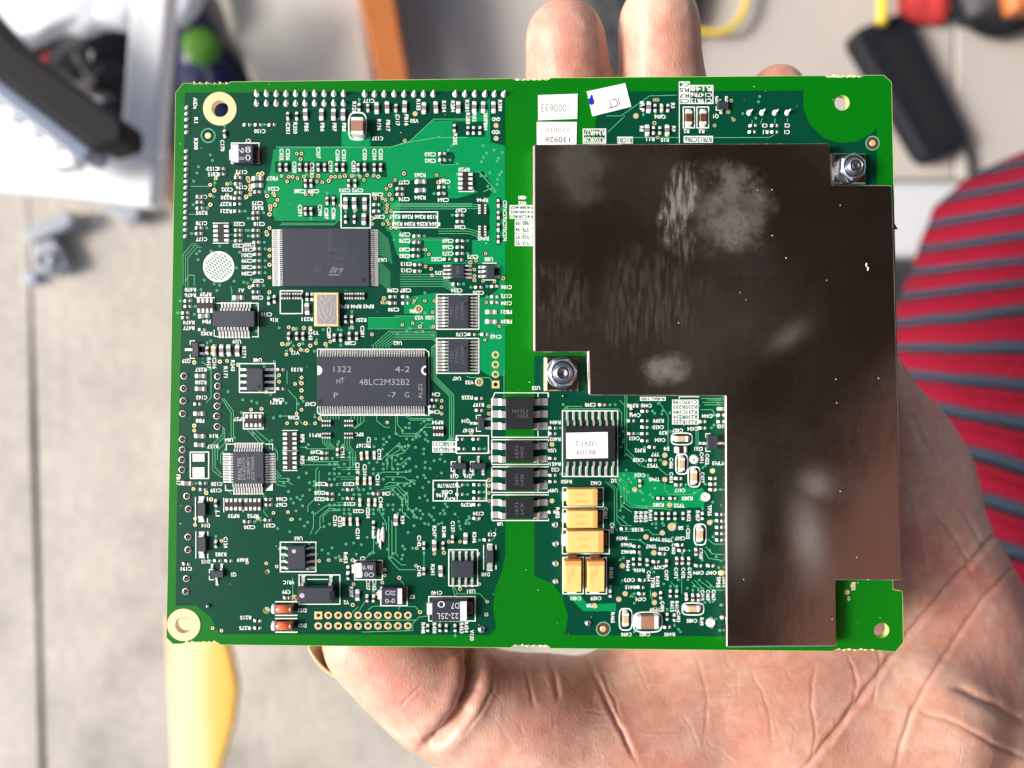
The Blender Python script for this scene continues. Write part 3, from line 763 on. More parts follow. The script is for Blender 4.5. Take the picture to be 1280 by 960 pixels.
for k, f in enumerate(fs):
    zs = [vs[i][2] for i in f]
    if max(zs) - min(zs) > 0.5: b.m[k] = b.mi('edge')
k_ = [np.array(q) for q in pp(outline)]; b.ribbon([tuple(q) for q in k_], 0.07, 0.012, 'edge', closed=True)  # pale edge highlight painted as a thin flat ribbon
b.make('board_panel', board)

# ---- solder mask regions
hl = [circ(275, 136, 10.2), circ(334, 715, 3.3), circ(333, 763, 4.4)] + [circ(x, y, 2.6, 10) for x, y in small_holes]
reg1 = [(231, 116), (631, 113.5), (631.5, 300), (631.5, 693), (628, 712), (619, 735), (616, 760), (620, 785), (612, 794), (560, 793.5), (275, 792.5), (262, 770), (245, 757), (219.5, 757), (221, 640), (224, 530), (226, 430), (229, 300)]
reg2 = [(668, 445), (668, 720), (690, 729), (703, 746), (710, 770), (706, 793.5), (1046, 797), (1046, 730), (1050, 500), (1060, 440)]
reg3 = [(744, 152), (744, 210), (1096, 235), (1096, 160), (1088, 168), (1070, 177), (1050, 178.5), (1030, 173), (1012, 156), (1004, 135), (1004, 113), (760, 114.5)]
mk = MB()
v_, f_ = curve_poly([pp(reg1)] + hl, 0.02, 0.02); mk.add(v_, f_, 'dark')
for rg in (reg2, reg3): v_, f_ = curve_poly([pp(rg)], 0.02, 0.02); mk.add(v_, f_, 'dark')
pours = [
    [(342, 187), (352, 184), (488, 184), (512, 178), (540, 151), (583, 150), (613, 122), (613, 178), (631, 182), (631.5, 300), (631.5, 470), (612, 470), (600, 462), (600, 330), (520, 330), (494, 318), (488, 300), (480, 280), (466, 276), (350, 276), (338, 268), (330, 240), (338, 214)],
    [(427, 164), (463, 164), (463, 183), (427, 183)],
    [(460, 397), (546, 395), (546, 410), (460, 410)],
    [(505, 372), (545, 366), (548, 395), (505, 392)],
    [(708, 742), (724, 742), (734, 755), (770, 754), (770, 764), (729, 764), (715, 750)],
    [(772, 590), (800, 590), (830, 605), (880, 612), (880, 634), (800, 636), (780, 625), (772, 610)],
]
keep = [  # darker islands inside the large pour
    [(500, 248), (572, 248), (598, 240), (572, 222), (604, 214), (618, 236), (600, 262), (600, 284), (600, 300), (520, 300), (500, 288)],
    [(548, 262), (612, 262), (612, 288), (548, 288)],
    [(548, 190), (566, 190), (569, 196), (566, 207), (550, 206)],
    [(492, 228), (548, 222), (560, 240), (560, 250), (492, 250)],
    [(512, 290), (530, 290), (530, 322), (512, 325)], [(566, 298), (590, 298), (590, 325), (566, 325)],
    [(500, 342), (556, 342), (575, 356), (600, 356), (600, 330), (624, 330), (624, 360), (610, 372), (600, 372), (600, 366), (560, 366), (550, 358), (500, 358)],
    [(344, 202), (364, 202), (364, 216), (344, 216)], [(372, 202), (392, 202), (392, 216), (372, 216)], [(394, 202), (412, 202), (412, 216), (394, 216)], [(418, 202), (434, 202), (434, 216), (418, 216)], [(444, 202), (482, 202), (484, 222), (444, 218)],
    [(426, 242), (474, 242), (480, 285), (426, 285)], [(378, 223), (394, 223), (394, 236), (378, 236)], [(379, 257), (400, 257), (400, 271), (379, 271)],
    [(612, 114), (631, 114), (631, 178), (613, 178)], [(468, 283), (488, 290), (496, 318), (500, 342), (500, 372), (480, 372), (468, 362)], [(460, 411), (546, 411), (546, 470), (460, 470)],
    [(566, 152), (606, 152), (606, 171), (566, 171)],
]
for i, q in enumerate(pours): mk.poly(pp(q, 0), 0.030 + i * 0.0008, 'pour')
for i, q in enumerate(keep): mk.poly(pp(q, 0), 0.042 + i * 0.0008, 'dark')
mk.make('solder_mask', board)

# ---- snapped tab remains
for x0, x1, y0, y1, n_ in ((240, 286, 103.6, 103.6, 6), (643, 686, 99, 98.8, 6), (1033, 1078, 95.6, 95.2, 7), (231, 272, 802.8, 802.8, 6), (641, 686, 807.2, 807.6, 6), (1044, 1094, 812.2, 812.6, 7)):
    for i in range(n_):
        t = (i + 0.5) / n_; c = P(x0 + (x1 - x0) * t, y0 + (y1 - y0) * t, 0)
        b = MB(); rr = 0.26 + 0.26 * random.random(); c = c + np.array([random.uniform(-0.25, 0.25), random.uniform(-0.12, 0.2), 0]); b.lathe(0, 0, [(rr, -1.3), (rr * random.uniform(0.8, 1.2), -0.25), (rr * random.uniform(0.4, 0.8), 0.05)], 'snap', 5, smooth=False, sx=1.0, sy=0.7, rot=random.random())
        link('snap_tab_tooth', b.mesh('snap_tab_tooth'), board, (c[0] * MM, c[1] * MM, 0), random.uniform(-0.4, 0.4))

# ---- silkscreen, traces, vias collected as flat print / fine copper
silk = MB(); tr = MB(); via = MB(); pads = MB()
ZS = 0.09
def sl_line(pts, w=0.16): silk.ribbon(pp(pts), w, ZS, 'silk')
def sl_rect(x0, y0, x1, y1, w=0.2): silk.ribbon(pp([(x0, y0), (x1, y0), (x1, y1), (x0, y1)]), w, ZS, 'silk', closed=True)
def trace(pts, w=0.17): tr.ribbon(pp(pts), w * 0.8, 0.06, 'trace')
def bundle(pts, n, dx, dy, w=0.15):
    for i in range(n): trace([(x + dx * i, y + dy * i) for x, y in pts], w)
def tvia(x, y): c = P(x, y); via.ring(c[0], c[1], 0.13, 0.27, 0.075, 'via', 8)
def gvia(x, y, r=0.42):
    c = P(x, y); pads.ring(c[0], c[1], r * 0.48, r, 0.085, 'gold', 12); pads.disc(c[0], c[1], r * 0.48, 0.08, 'hole_shade', 8); via.k = getattr(via, 'k', 0) + 1; via.disc(c[0], c[1], r + 0.2, 0.053 + (via.k % 40) * 0.00012, 'dark', 10)

# ---- small parts: shared meshes
def small_mesh(kind):
    b = MB()
    L, W, H, body = {'a': (1.0, 0.52, 0.5, 'cap'), 'b': (1.0, 0.5, 0.35, 'res'), 'g': (1.6, 0.82, 0.45, 'resg'), 'c': (1.6, 0.85, 0.8, 'capc'), 'k': (1.9, 1.25, 0.8, 'res'), 'e': (1.05, 0.55, 0.4, 'capc')}[kind]
    t = 0.24 * L
    b.box(-L / 2 + t, L / 2 - t, -W / 2, W / 2, 0.05, H, body, 0.03)
    for s in (-1, 1):
        x0, x1 = sorted((s * (L / 2 - t), s * L / 2))
        b.box(x0, x1, -W / 2 - 0.01, W / 2 + 0.01, 0.03, H + 0.015, 'tin', 0.05)
        # solder fillet: sloped heap outward
        e = s * (L / 2 + 0.34 * (0.8 + W * 0.3)); w2 = W / 2 + 0.06
        xa = s * (L / 2 - 0.02)
        vs = [(xa, -w2, 0.08), (e, -w2 * 0.8, 0.08), (e, w2 * 0.8, 0.08), (xa, w2, 0.08), (xa, -w2 * 0.85, H * 0.8), (xa, w2 * 0.85, H * 0.8), (s * (L / 2 + 0.13), -w2 * 0.55, H * 0.42), (s * (L / 2 + 0.13), w2 * 0.55, H * 0.42)]
        fs = [(0, 1, 6, 4), (3, 5, 7, 2), (4, 6, 7, 5), (6, 1, 2, 7)]
        if s < 0: fs = [f[::-1] for f in fs]
        b.add(vs, fs, 'tin', True)
    return b.mesh({'a': 'ceramic_capacitor', 'b': 'chip_resistor', 'g': 'chip_resistor', 'c': 'ceramic_capacitor', 'k': 'ferrite_bead', 'e': 'ceramic_capacitor'}[kind])
SMALL = {k: small_mesh(k) for k in 'abgcke'}
NAME = {'a': 'ceramic_capacitor', 'b': 'chip_resistor', 'g': 'chip_resistor', 'c': 'ceramic_capacitor', 'k': 'ferrite_bead', 'e': 'ceramic_capacitor'}
occupied = []
CLEAR = []
def small(x, y, o, k):
    c = P(x, y, 0.2); a = (0 if o == 'h' else math.pi / 2) + random.uniform(-0.05, 0.05) + (math.pi if random.random() < 0.5 else 0)
    link(NAME[k], SMALL[k], board, (c[0] * MM, c[1] * MM, 0.05 * MM), a)
    occupied.append((x, y, 7)); CLEAR.append((c[0], c[1], o, k))
    # short copper stub and via
    if k in 'abe' and random.random() < 0.6:
        d = (random.choice((-1, 1)) * 6, 0) if o == 'h' else (0, random.choice((-1, 1)) * 6)
        q = (x + d[0] * 1.6, y + d[1] * 1.6)
        trace([(x + d[0] * 0.7, y + d[1] * 0.7), q], 0.14); tvia(*q)

SM = """
309 156 h b;323 156 h b;340 156 h b;360 145 v a;371 145 v b;382 143 v g;402 143 v g;417 143 v g;429 143 v g;449 134 v b;460 135 v a;471 135 v g;484 134 v g;495 135 v a;506 133 v g;530 135 v g;545 134 v g;573 134 v g;593 134 v g;604 134 v g;617 134 v g;568 160 v b;585 163 v b;592 163 v b;600 163 v b
553 192 h a;553 200 h a;350 209 v a;358 209 v a;375 209 v a;383 209 v a;398 209 v a;406 209 v a;421 209 v a;429 209 v a;448 209 v a;456 209 v a;468 209 v a;476 209 v a;382 229 v a;389 229 v a;436 229 v a;444 229 v a;382 264 v a;389 264 v a;409 251 v a;417 251 v a
432 254 v g;443 254 v g;456 254 v g;432 274 v b;443 274 v b;455 274 v g;471 256 h a;471 264 h a;500 236 h a;500 243 h a;526 227 h g;526 238 h g;552 234 h a;552 242 h a;623 254 v a;623 269 v a;623 284 v a;623 299 v a;575 269 h a;575 277 h a
521 295 h a;521 303 h a;520 312 h a;520 320 h a;522 331 h a;522 339 h a;575 301 h a;575 309 h a;575 317 h a;574 325 h b;559 324 h b
277 211 h a;277 218 h a;281 167 v a;298 222 h a;298 230 h a;298 241 h a;297 248 h a;297 255 h b;297 264 h b;250 246 h a;250 253 h a;250 260 h b;249 285 h a;249 292 h a;322 223 h g;322 232 h g;322 240 h a;320 266 h a;320 273 h a;320 288 h a;320 295 h a;298 288 h a;298 294 h a;298 301 h a
321 303 h a;322 311 h a;322 318 h a;322 326 h a;322 334 h a;322 341 h a;320 357 h a;320 365 h a;235 376 h b;235 383 h b;232 391 h b;232 397 h b;255 395 h g;253 412 h b;298 372 h g;336 376 v b;343 374 v b
491 371 h a;491 379 h a;507 371 h a;507 379 h a;437 420 v a;446 420 v a;361 420 v a;371 420 v a;379 420 v a;418 422 v a;426 422 v a;384 386 v g;384 371 v b;390 371 v b;432 399 v b;440 399 v a
570 355 h b;598 359 h b;618 358 h a;618 371 h a;618 378 h a;614 390 h g;614 402 h g;606 418 h b;590 418 h b;599 498 h b;599 513 h b;543 500 h a;540 508 h a;691 535 h b;691 542 h b;691 573 h b;691 594 h b;691 602 h b;690 640 h b;753 506 h a
259 438 v a;268 438 v c;277 438 v g;286 438 v g;297 438 v g;251 470 h g;251 486 h g;247 505 h b;249 517 h g;351 462 h b;351 486 h b;250 545 h g;250 556 h g;234 604 h g;254 604 h b;254 612 h b;270 629 v a;336 624 h a;336 631 h a;309 652 h a;335 650 h a;270 680 v a;272 701 h b;286 701 h b;233 705 h b;359 747 h a;322 776 h b;322 785 h b
406 566 h a;406 573 h a;422 565 v a;452 570 v e;459 569 v e;468 569 v e;447 601 v e;456 601 v e;463 601 v e;450 628 v e;461 628 v e;469 628 v e;438 612 h a;438 623 h a;470 617 h a;412 606 h a;413 617 h a;413 624 h a;430 652 v e;438 652 v e;447 652 v e;495 650 v g;435 712 v b;435 720 v b;447 744 v g;459 748 v a;467 748 v a;467 656 v b
530 682 v a;543 682 v g;554 682 v b;566 674 v a;582 673 v g;530 714 v a;551 714 v g;609 675 h b;535 785 v b;550 785 v b;558 785 v b;569 785 v b;575 549 h b;595 549 h b;577 561 h b;596 561 h b;575 606 h b;575 618 h b;596 606 h b;596 615 h b;596 623 h b;596 631 h b;596 648 h a
789 514 v b;806 514 h a;789 526 h b;806 526 h b;806 534 h a;789 542 h a;806 542 h b;806 551 h b;815 559 h b;816 575 h a;878 527 h a;878 535 h a;901 519 h b;901 527 h b;851 562 h k;800 604 v a;848 598 h a;848 606 h a;826 623 h b;841 623 h b
820 645 v b;828 645 v b;836 645 v b;844 645 v b;854 645 v b;878 645 v b;891 598 h a;891 605 h a;891 612 h a;899 643 h b;899 651 h b;899 659 h b;899 667 h b;899 675 h b;780 661 h b;850 681 h a;852 688 h a;870 690 v a;796 683 h b;796 690 h b;828 692 h a
792 702 v b;800 702 v b;809 703 v a;820 702 h a;833 704 v a;846 701 v a;853 701 v a;861 701 v a;873 707 h a;888 707 h a;803 725 h a;801 734 h b;802 742 h a;826 744 v b;838 742 v b;846 742 v b;858 746 v e;866 747 v a;873 747 v a;834 771 v b;843 772 v b;834 784 h b;763 742 v b
804 134 v b;811 134 v g;819 135 v b;827 135 v e;835 135 v b;809 163 v g;817 163 v b;825 163 v b;834 163 v g;941 157 h b;968 157 h b;940 165 h b;968 165 h b
"""
for ln in SM.strip().split('\n'):
    for it in ln.split(';'):
        x, y, o, k = it.split(); small(float(x), float(y), o, k)

TX = """
244 129 AIDs d;245 150 R1 d;245 180 R300 d;325 164 C150 u;278 182 C170 d;310 176 C7 u;360 160 C351 d;369 160 R350 d;383 159 FB5 d;403 159 FB6 d;418 159 FB7 d;430 159 FB8 d;443 134 R126 d;461 126 C177 u;474 156 R136 d;485 157 FB17 d;497 150 C117 d;508 150 FB16 d;472 173 C137 u;523 131 R155 d;555 133 R154 d;566 133 R284 d;584 132 R281 d;607 150 R283FB04 d;585 148 R285 d;593 147 R82 d;625 132 R280 d;518 151 V50 u;620 149 GND u;620 165 VDD u;569 174 R285 d
538 193 C263 u;538 201 C262 u;352 193 C325 d;360 193 C326 d;398 191 C327 d;422 194 C330 d;430 194 C331 d;456 193 C332 d;468 193 C334 d;476 193 C335 d;368 209 C320 d;390 210 C321 d;413 208 C329 d;442 208 C333 d;375 239 C288 u;392 239 C289 u;431 238 C293 u;447 238 C292 u;375 263 C291 d;400 263 C290 d;408 267 C287 d;417 267 C286 d;472 243 C308 u;474 271 C307 u
505 228 C277 u;505 249 C276 u;525 219 R265 u;525 247 R264 u;556 227 C265 u;554 250 C264 u;580 212 RP20 u;603 250 RP44 u;604 298 RP45 u;631 276 C271C270C275C274 d;576 263 C267 u;575 284 C266 u;517 271 R158_R266_R268_R267 u;520 280 R264_R256_R204_R263 u;506 293 C279 u;506 301 C278 u;506 312 C283 u;506 320 C282 u;508 330 C313 u;508 338 C312 u;560 301 C269 u;560 309 C268 u;560 317 C273 u;546 324 C252 u;591 321 C275 u
266 211 C153 u;267 218 C215 u;302 215 C173 u;302 234 C174 u;284 237 C232 u;283 247 R230 u;282 255 R227 u;283 264 R221 u;252 246 C176 u;252 266 R295 u;252 279 C178 u;252 299 C177 u;340 223 FB27 u;342 236 C224 u;322 254 C273 u;322 260 R242 u;324 280 C218 u;299 280 C222 u;298 307 C223 u;312 306 C300 u;310 312 C303 u;309 319 C301 u;309 326 C299 u;309 334 C285 u;309 342 C284 u;323 351 C307 u;322 372 C308 u;238 362 R470 u;238 369 R476 u;236 403 R474 u;236 410 R477 u;257 368 RP29 u;258 402 FB4 u;258 417 R302 u;302 363 A1 u;296 427 U29 u;333 393 C310 u;343 400 X1a u;478 325 U63 u
445 383 RP43_RP44_RP42 u;491 363 C298 u;507 363 C287 u;492 387 C290 u;519 389 C286 u;524 397 V23 u;451 400 R250 u;453 414 C281 d;388 418 R243 d;395 416 Y3 u;411 416 C289 d;438 429 C280 u;369 441 V12 u;384 399 R231 u;549 341 U75 u;611 324 U88 u;571 363 C234 u;598 366 C235 u;633 359 C186 u;633 370 C172 u;633 379 C184 u;633 390 FB21 u;633 402 FB20 u;620 421 C163 u;537 397 U50 u;577 418 C170 u;571 473 U47 u;587 478 V33 u;584 497 R225 u;598 506 R197 u;582 526 Q14 u;585 538 R147 u;545 493 C34 u;543 515 C348 u;547 528 RP34 u;670 485 U55 u
694 528 R404 u;694 549 R403 u;690 563 U50 u;694 580 R451 u;694 587 C52 u;692 613 U49 u;708 602 R450 u;697 641 R452 d;625 655 U8 u;767 601 U2 u;738 506 C390 u;791 507 R398 u;808 507 C440 u;794 519 C441 u;823 526 R399 u;823 534 C435 u;829 541 R39 u;825 550 C434 u;793 548 C433 u;800 563 R392 u;819 568 TP7 u;798 575 C428 u;816 582 TP53 u;818 599 TP45 u;800 594 C424 u;847 538 C407 u;833 561 E4 u;839 579 C406 d;839 597 C410 d;884 520 C444 u;866 536 C434 u;873 561 D31 u;877 572 C431 d;884 574 C422 d;897 579 TP15 u;902 533 R43 u;901 511 R40 u
745 604 C462 u;757 641 C461 d;765 660 C450 d;720 748 C481 u;745 748 C459 u;740 757 TP28 u;766 772 R465 d;764 716 R463 d;850 613 C417 u;878 597 C477 d;859 623 R383 u;823 631 R385 u;849 632 TP22 u;795 646 R453 d;801 646 R454 d;807 646 R455 d;813 644 R441 d;861 645 R432 d;872 645 R457 d;887 638 TP25 d;851 660 S8 u;860 667 C503 d;797 662 R183 u;777 673 R458 u;783 681 R460 u;783 690 R462 u;814 683 TP47 u;830 686 C504 u;819 674 TP49 u;834 675 TP50 u;850 673 C507 u;842 686 C460 d;876 692 C509 d;785 707 R464 d;799 713 R436 u;824 709 C479 u;811 720 C464 d;833 719 C477 d;845 716 C471 d;854 716 C470 d;862 716 C472 d;873 716 C494 u;889 716 C447 u;898 727 TP53 d;787 725 C473 u;788 734 R415 u;816 728 TP38 d;822 727 R435 d;801 749 C474 u;819 762 TP39 u;828 758 C484 d;840 758 R413 d;846 758 R412 d;878 744 C468 d;885 744 C469 d;892 744 C467 d;848 771 C483 d;865 776 C485 u;783 793 C490 u;806 793 C482 u;837 793 R445 u;877 777 R49 d;905 735 RP17BP02 d
233 451 Q29 u;261 454 R417 d;268 454 C316 d;282 465 R171 d;291 457 R243 d;305 440 R271 d;322 450 U48 u;371 462 R133 u;251 462 R257 u;251 478 R258 u;252 497 C162 u;250 526 FB8 u;345 503 R271 u;299 524 RP27 u;267 545 R14 u;266 558 R157 u;223 600 FB17 d;271 605 C158 u;270 613 C159 u;286 550 U64 u;257 657 D14 u;272 642 L1 d;292 645 RP33 u;316 645 RP32 u;352 624 C366 u;352 631 C367 u;312 659 C230 u;337 657 C231 u;257 702 D15 u;282 678 C124 d;276 693 R382 u;303 700 R469 u;292 718 Q2 u;233 711 C191 u;358 740 C99 u;378 763 D21 u;378 782 D20 u;307 772 R215 u;306 785 R275 u;373 673 U65 u;361 728 VR1C u;433 753 Y2 u
378 548 RP5 d;378 575 RP2 d;394 544 RP11 u;449 543 RPC u;395 565 C249 u;392 573 C250 u;428 565 C251 d;452 557 C167 u;461 553 C218 d;474 568 C220 d;447 585 C210 d;456 587 C211 d;472 600 C214 d;476 628 C240 d;436 605 C213 u;437 630 C212 u;483 617 C98 u;448 639 C222 u;460 641 C254 d;401 605 C229 u;400 616 C228 u;400 624 C225 u;419 651 C216 d;425 652 C215 d;447 667 C219 d;503 650 R39 d;467 668 R40 d;432 697 R453 d;453 698 C7 u;439 740 R307 d;460 731 C157 d;468 731 C162 d;515 746 E7 u
524 676 C143 d;543 664 R247 d;555 665 R248 d;566 658 C137 d;593 672 R246 d;524 714 C142 d;541 712 R241 d;615 668 C13 u;598 642 C134 u;583 631 R270 u;568 595 Q15 u;585 595 Q16 u;561 607 R127/R178 u;559 615 C450 u;552 619 R196 u;562 624 R313 u;589 739 U31 u;607 718 D18 u;546 741 C140 u;529 785 R448 d;543 785 R450 d;577 785 R453 d;583 784 R454 d;590 794 V120 d
802 132 R13 d;841 132 R5 d;825 146 C6R4 u;802 161 R8 d;842 161 R9 d;813 174 R11 u;831 175 R10 u;858 164 R2 u;877 164 R3 u;895 145 Q1 u;956 157 C3 u;984 157 C2 u;957 165 R1 u;984 165 C1 u;653 247 400 u;653 254 402 u;348 500 C346 u;388 505 C347 u;497 429 U62 u;411 350 . u;367 522 C346 u
1067 733 R52 d;1061 748 Q u
"""
for ln in TX.strip().split('\n'):
    for it in ln.split(';'):
        x, y, t, o = it.split()
        t = t.replace('_', ' ')
        L = len(t) * 0.50 if len(t) > 4 else len(t) * 0.55
        text(silk, float(x), float(y), t, o, h=0.76, length=L, bold=0.022)
        (occupied.append((float(x), float(y), 6)))

# ---- dense printed reference blocks (white ground with dark characters showing through)
def ref_block(x0, y0, x1, y1, rows, wb=True, ch='R'):
    if wb: silk.poly(pp([(x0, y0), (x1, y0), (x1, y1), (x0, y1)]), 0.07, 'silk')
    else: sl_rect(x0, y0, x1, y1)
    n = len(rows)
    for i, r in enumerate(rows):
        text(silk, (x0 + x1) / 2, y0 + (y1 - y0) * (i + 0.5) / n, r, 'u', h=(y1 - y0) / n * 0.1597 * 0.72, length=(x1 - x0) * 0.1597 * 0.92, m='dark' if wb else 'silk', bold=0.02)
ref_block(840, 499.5, 873, 530.5, ['C197C199', 'R235R233', 'R237C149', 'R230R239', 'R231R232'])
ref_block(637, 256.5, 668, 273.5, ['R408R407', 'R404R405', 'R402R401'])
ref_block(643.5, 274.5, 668, 291, ['R198R199', 'R197R194'])
ref_block(643.5, 292, 668, 307.5, ['B195B197', 'R191R192'])
ref_block(729, 161.5, 757, 179, ['R344R27', 'R350R28'], False)
ref_block(771.5, 171, 791, 179.5, ['R1CR1'])
ref_block(854.5, 170, 891, 178.5, ['R7R12C7R6'])
ref_block(848.5, 102, 862, 130, ['C4', 'R5', 'R7', 'C5'])
ref_block(862, 107.5, 891, 129.5, ['R148', 'C147R6', 'C19R12'], False)
ref_block(540.5, 551.5, 570, 565.5, ['R150C151', 'R150C135'])
ref_block(800, 496, 832, 501, ['R40C190'])
sl_line([(849, 130), (849, 179)]); sl_line([(862, 107), (891, 107)])
sl_line([(849, 499), (849, 496), (874, 496)])
# outlines
for a in ((492, 265, 547, 284.5), (570.5, 544.5, 610.5, 566.5), (541.5, 600.5, 608, 626), (350.5, 363.5, 378, 392), (238, 565, 261, 598), (426.5, 242.5, 463, 285), (854, 134, 868, 160), (871, 134, 885.5, 160)):
    sl_rect(*a)
sl_line([(571.5, 600), (571.5, 626)])

def oval(x, y, w, h_):
    r = min(w, h_) / 2 * 0.98
    pts = []
    for i in range(24):
        a = 2 * math.pi * i / 24; c_, s_ = math.cos(a), math.sin(a)
        e = 0.55
        pts.append((x + w / 2 * math.copysign(abs(c_) ** e, c_), y + h_ / 2 * math.copysign(abs(s_) ** e, s_)))
    silk.ribbon(pp(pts), 0.24, ZS, 'silk', closed=True)

# ---- larger ceramic capacitors: body with two end terminals
def big_cap(x, y, L, W, H, o, bodym, ow=0, oh=0):
    b = MB(); b.box(-L / 2 + 0.2 * L, L / 2 - 0.2 * L, -W / 2, W / 2, 0.08, H, bodym, 0.08)
    c = P(x, y, H * 0.7); a = 0 if o == 'h' else math.pi / 2
    p = b.make('ceramic_capacitor', board, (c[0] * MM, c[1] * MM, 0), a)
    for s in (-1, 1):
        t = MB(); x0, x1 = sorted((s * (L / 2 - 0.2 * L), s * L / 2)); t.box(x0, x1, -W / 2 - 0.02, W / 2 + 0.02, 0.06, H + 0.02, 'tin', 0.12)
        e = s * (L / 2 + 0.5); xa = s * L / 2
        vs = [(xa, -W / 2, .05), (e, -W * .4, .05), (e, W * .4, .05), (xa, W / 2, .05), (xa, -W * .45, H * .7), (xa, W * .45, H * .7), (s * (L / 2 + .18), -W * .3, H * .3), (s * (L / 2 + .18), W * .3, H * .3)]
        fs = [(0, 1, 6, 4), (3, 5, 7, 2), (4, 6, 7, 5), (6, 1, 2, 7)]
        if s < 0: fs = [f[::-1] for f in fs]
        t.add(vs, fs, 'tin', True); t.make('terminal', p)
    if ow: oval(x, y, ow, oh)
    occupied.append((x, y, 14))
big_cap(447, 158, 3.3, 2.3, 2.0, 'v', 'brown', 22, 34)
big_cap(852, 548.5, 2.6, 1.1, 1.0, 'h', 'capc', 26, 14.5)
big_cap(852, 580, 2.5, 1.15, 1.0, 'v', 'capc', 15, 25)
big_cap(867.5, 596, 2.5, 1.15, 1.0, 'v', 'capc', 15, 25)
big_cap(875, 668, 2.5, 1.15, 1.0, 'v', 'capc', 15, 26)
big_cap(866, 761, 2.7, 1.15, 1.0, 'h', 'capc', 27, 15)
big_cap(782, 774, 2.5, 1.15, 1.0, 'v', 'capc', 16, 27)
big_cap(809.5, 777.5, 4.4, 2.6, 1.6, 'h', 'brown', 36, 25)
big_cap(861, 147, 2.6, 1.3, 0.6, 'v', 'brown_metal')
big_cap(879, 147, 2.6, 1.3, 0.6, 'v', 'brown_metal')

# ---- chips with gull-wing leads
def lead_mesh(run, w, h):
    """foot at +x end, root at x=0; run in mm"""
    b = MB(); t = 0.16; f = run * 0.5
    b.box(0, run * 0.3, -w / 2, w / 2, h - t, h, 'lead')
    x0, x1 = run * 0.3, run - f
    vs = [(x0 - 0.02, -w / 2, h), (x0 - 0.02, w / 2, h), (x1, w / 2, t + 0.08), (x1, -w / 2, t + 0.08), (x0 - t, -w / 2, h - t), (x0 - t, w / 2, h - t), (x1 - t, w / 2, 0.08), (x1 - t, -w / 2, 0.08)]
    b.add(vs, [(0, 3, 2, 1), (4, 5, 6, 7), (0, 4, 7, 3), (1, 2, 6, 5)], 'lead')
    b.box(x1 - t, run, -w / 2, w / 2, 0.08, 0.08 + t, 'lead')
    b.box(x1 - t - 0.1, run + 0.25, -w / 2 - 0.05, w / 2 + 0.05, 0.055, 0.085, 'tin')
    return b
def chip(name, x0, y0, x1, y1, H, sides, w, label=None, m='chip', fine=False, zlead=None, notch=None):
    """px box of the body top; sides: {'L': (px of lead tips, [ys])...}"""
    a = P(x0, y1, H); c = P(x1, y0, H)
    cx_, cy_ = (a[0] + c[0]) / 2, (a[1] + c[1]) / 2; hw, hh = (c[0] - a[0]) / 2, (c[1] - a[1]) / 2
    b = MB(); zc = zlead or H * 0.5; d = min(0.16, H * 0.12)
    # two-draft moulded body
    lv = [(0.12, hw - d, hh - d), (zc, hw + 0.02, hh + 0.02), (H - 0.06, hw - d * 0.4, hh - d * 0.4), (H, hw - d * 0.4 - 0.06, hh - d * 0.4 - 0.06)]
    vs = []
    for z, ww, h2 in lv: vs += [(-ww, -h2, z), (ww, -h2, z), (ww, h2, z), (-ww, h2, z)]
    fs = [(3, 2, 1, 0), (12, 13, 14, 15)]
    for k in range(3):
        for i in range(4): j = (i + 1) % 4; fs.append((4 * k + i, 4 * k + j, 4 * k + 4 + j, 4 * k + 4 + i))
    b.add(vs, fs, m)
    body = b.make(name, board, (cx_ * MM, cy_ * MM, 0))
    if label: body['label'] = label
    occupied.append(((x0 + x1) / 2, (y0 + y1) / 2, max(x1 - x0, y1 - y0) * 0.5))
    for side, (tip, pos) in sides.items():
        if side in 'LR': run = abs(P(tip, (y0 + y1) / 2, 0)[0] - (cx_ + (hw if side == 'R' else -hw)))
        else: run = abs(P((x0 + x1) / 2, tip, 0)[1] - (cy_ + (hh if side == 'T' else -hh)))
        run = max(run, 0.5)
        lb_ = lead_mesh(run, w, zc + 0.08)
        if fine: big = MB()
        else: lm = lb_.mesh('lead')
        for q in pos:
            if side in 'LR':
                yy = P(tip, q, 0)[1] - cy_; lx = hw if side == 'R' else -hw; ang = 0 if side == 'R' else math.pi; loc = (lx, yy)
            else:
                xx = P(q, tip, 0)[0] - cx_; ly = hh if side == 'T' else -hh; ang = math.pi / 2 if side == 'T' else -math.pi / 2; loc = (xx, ly)
            if fine:
                ca, sa = round(math.cos(ang)), round(math.sin(ang)); k0 = len(big.v)
                big.v.extend([(loc[0] + v[0] * ca - v[1] * sa, loc[1] + v[0] * sa + v[1] * ca, v[2]) for v in lb_.v])
                for f, mi_ in zip(lb_.f, lb_.m): big.f.append(tuple(i + k0 for i in f)); big.m.append(big.mi(lb_.mats[mi_])); big.sm.append(False)
            else: link('lead', lm, body, (loc[0] * MM, loc[1] * MM, 0), ang)
        if fine: big.make('fine_leads', body, kind='stuff')
    return body
def rng(a, b_, n): return list(np.linspace(a, b_, n))
def chip_text(body, items, H, m='mark'):
    """items: (px,py,text,orient,h,length)"""
    mb = MB()
    for px_, py_, t, o, h, L in items: text(mb, px_, py_, t, o, h=h, length=L, z=H + 0.015, m=m, bold=-0.006, zp=H)
    c = np.array(body.location) / MM
    mb.v = [(v[0] - c[0], v[1] - c[1], v[2]) for v in mb.v]
    mb.make('chip_marking', body)
def dimple(body, x, y, r, H, m='chipd'):
    c = P(x, y, H); q = np.array(body.location) / MM; b = MB()
    b.lathe(c[0] - q[0], c[1] - q[1], [(r, H + 0.012), (r * 0.8, H + 0.02), (r * 0.5, H + 0.012)], m, 16); b.make('orientation_dot', body)

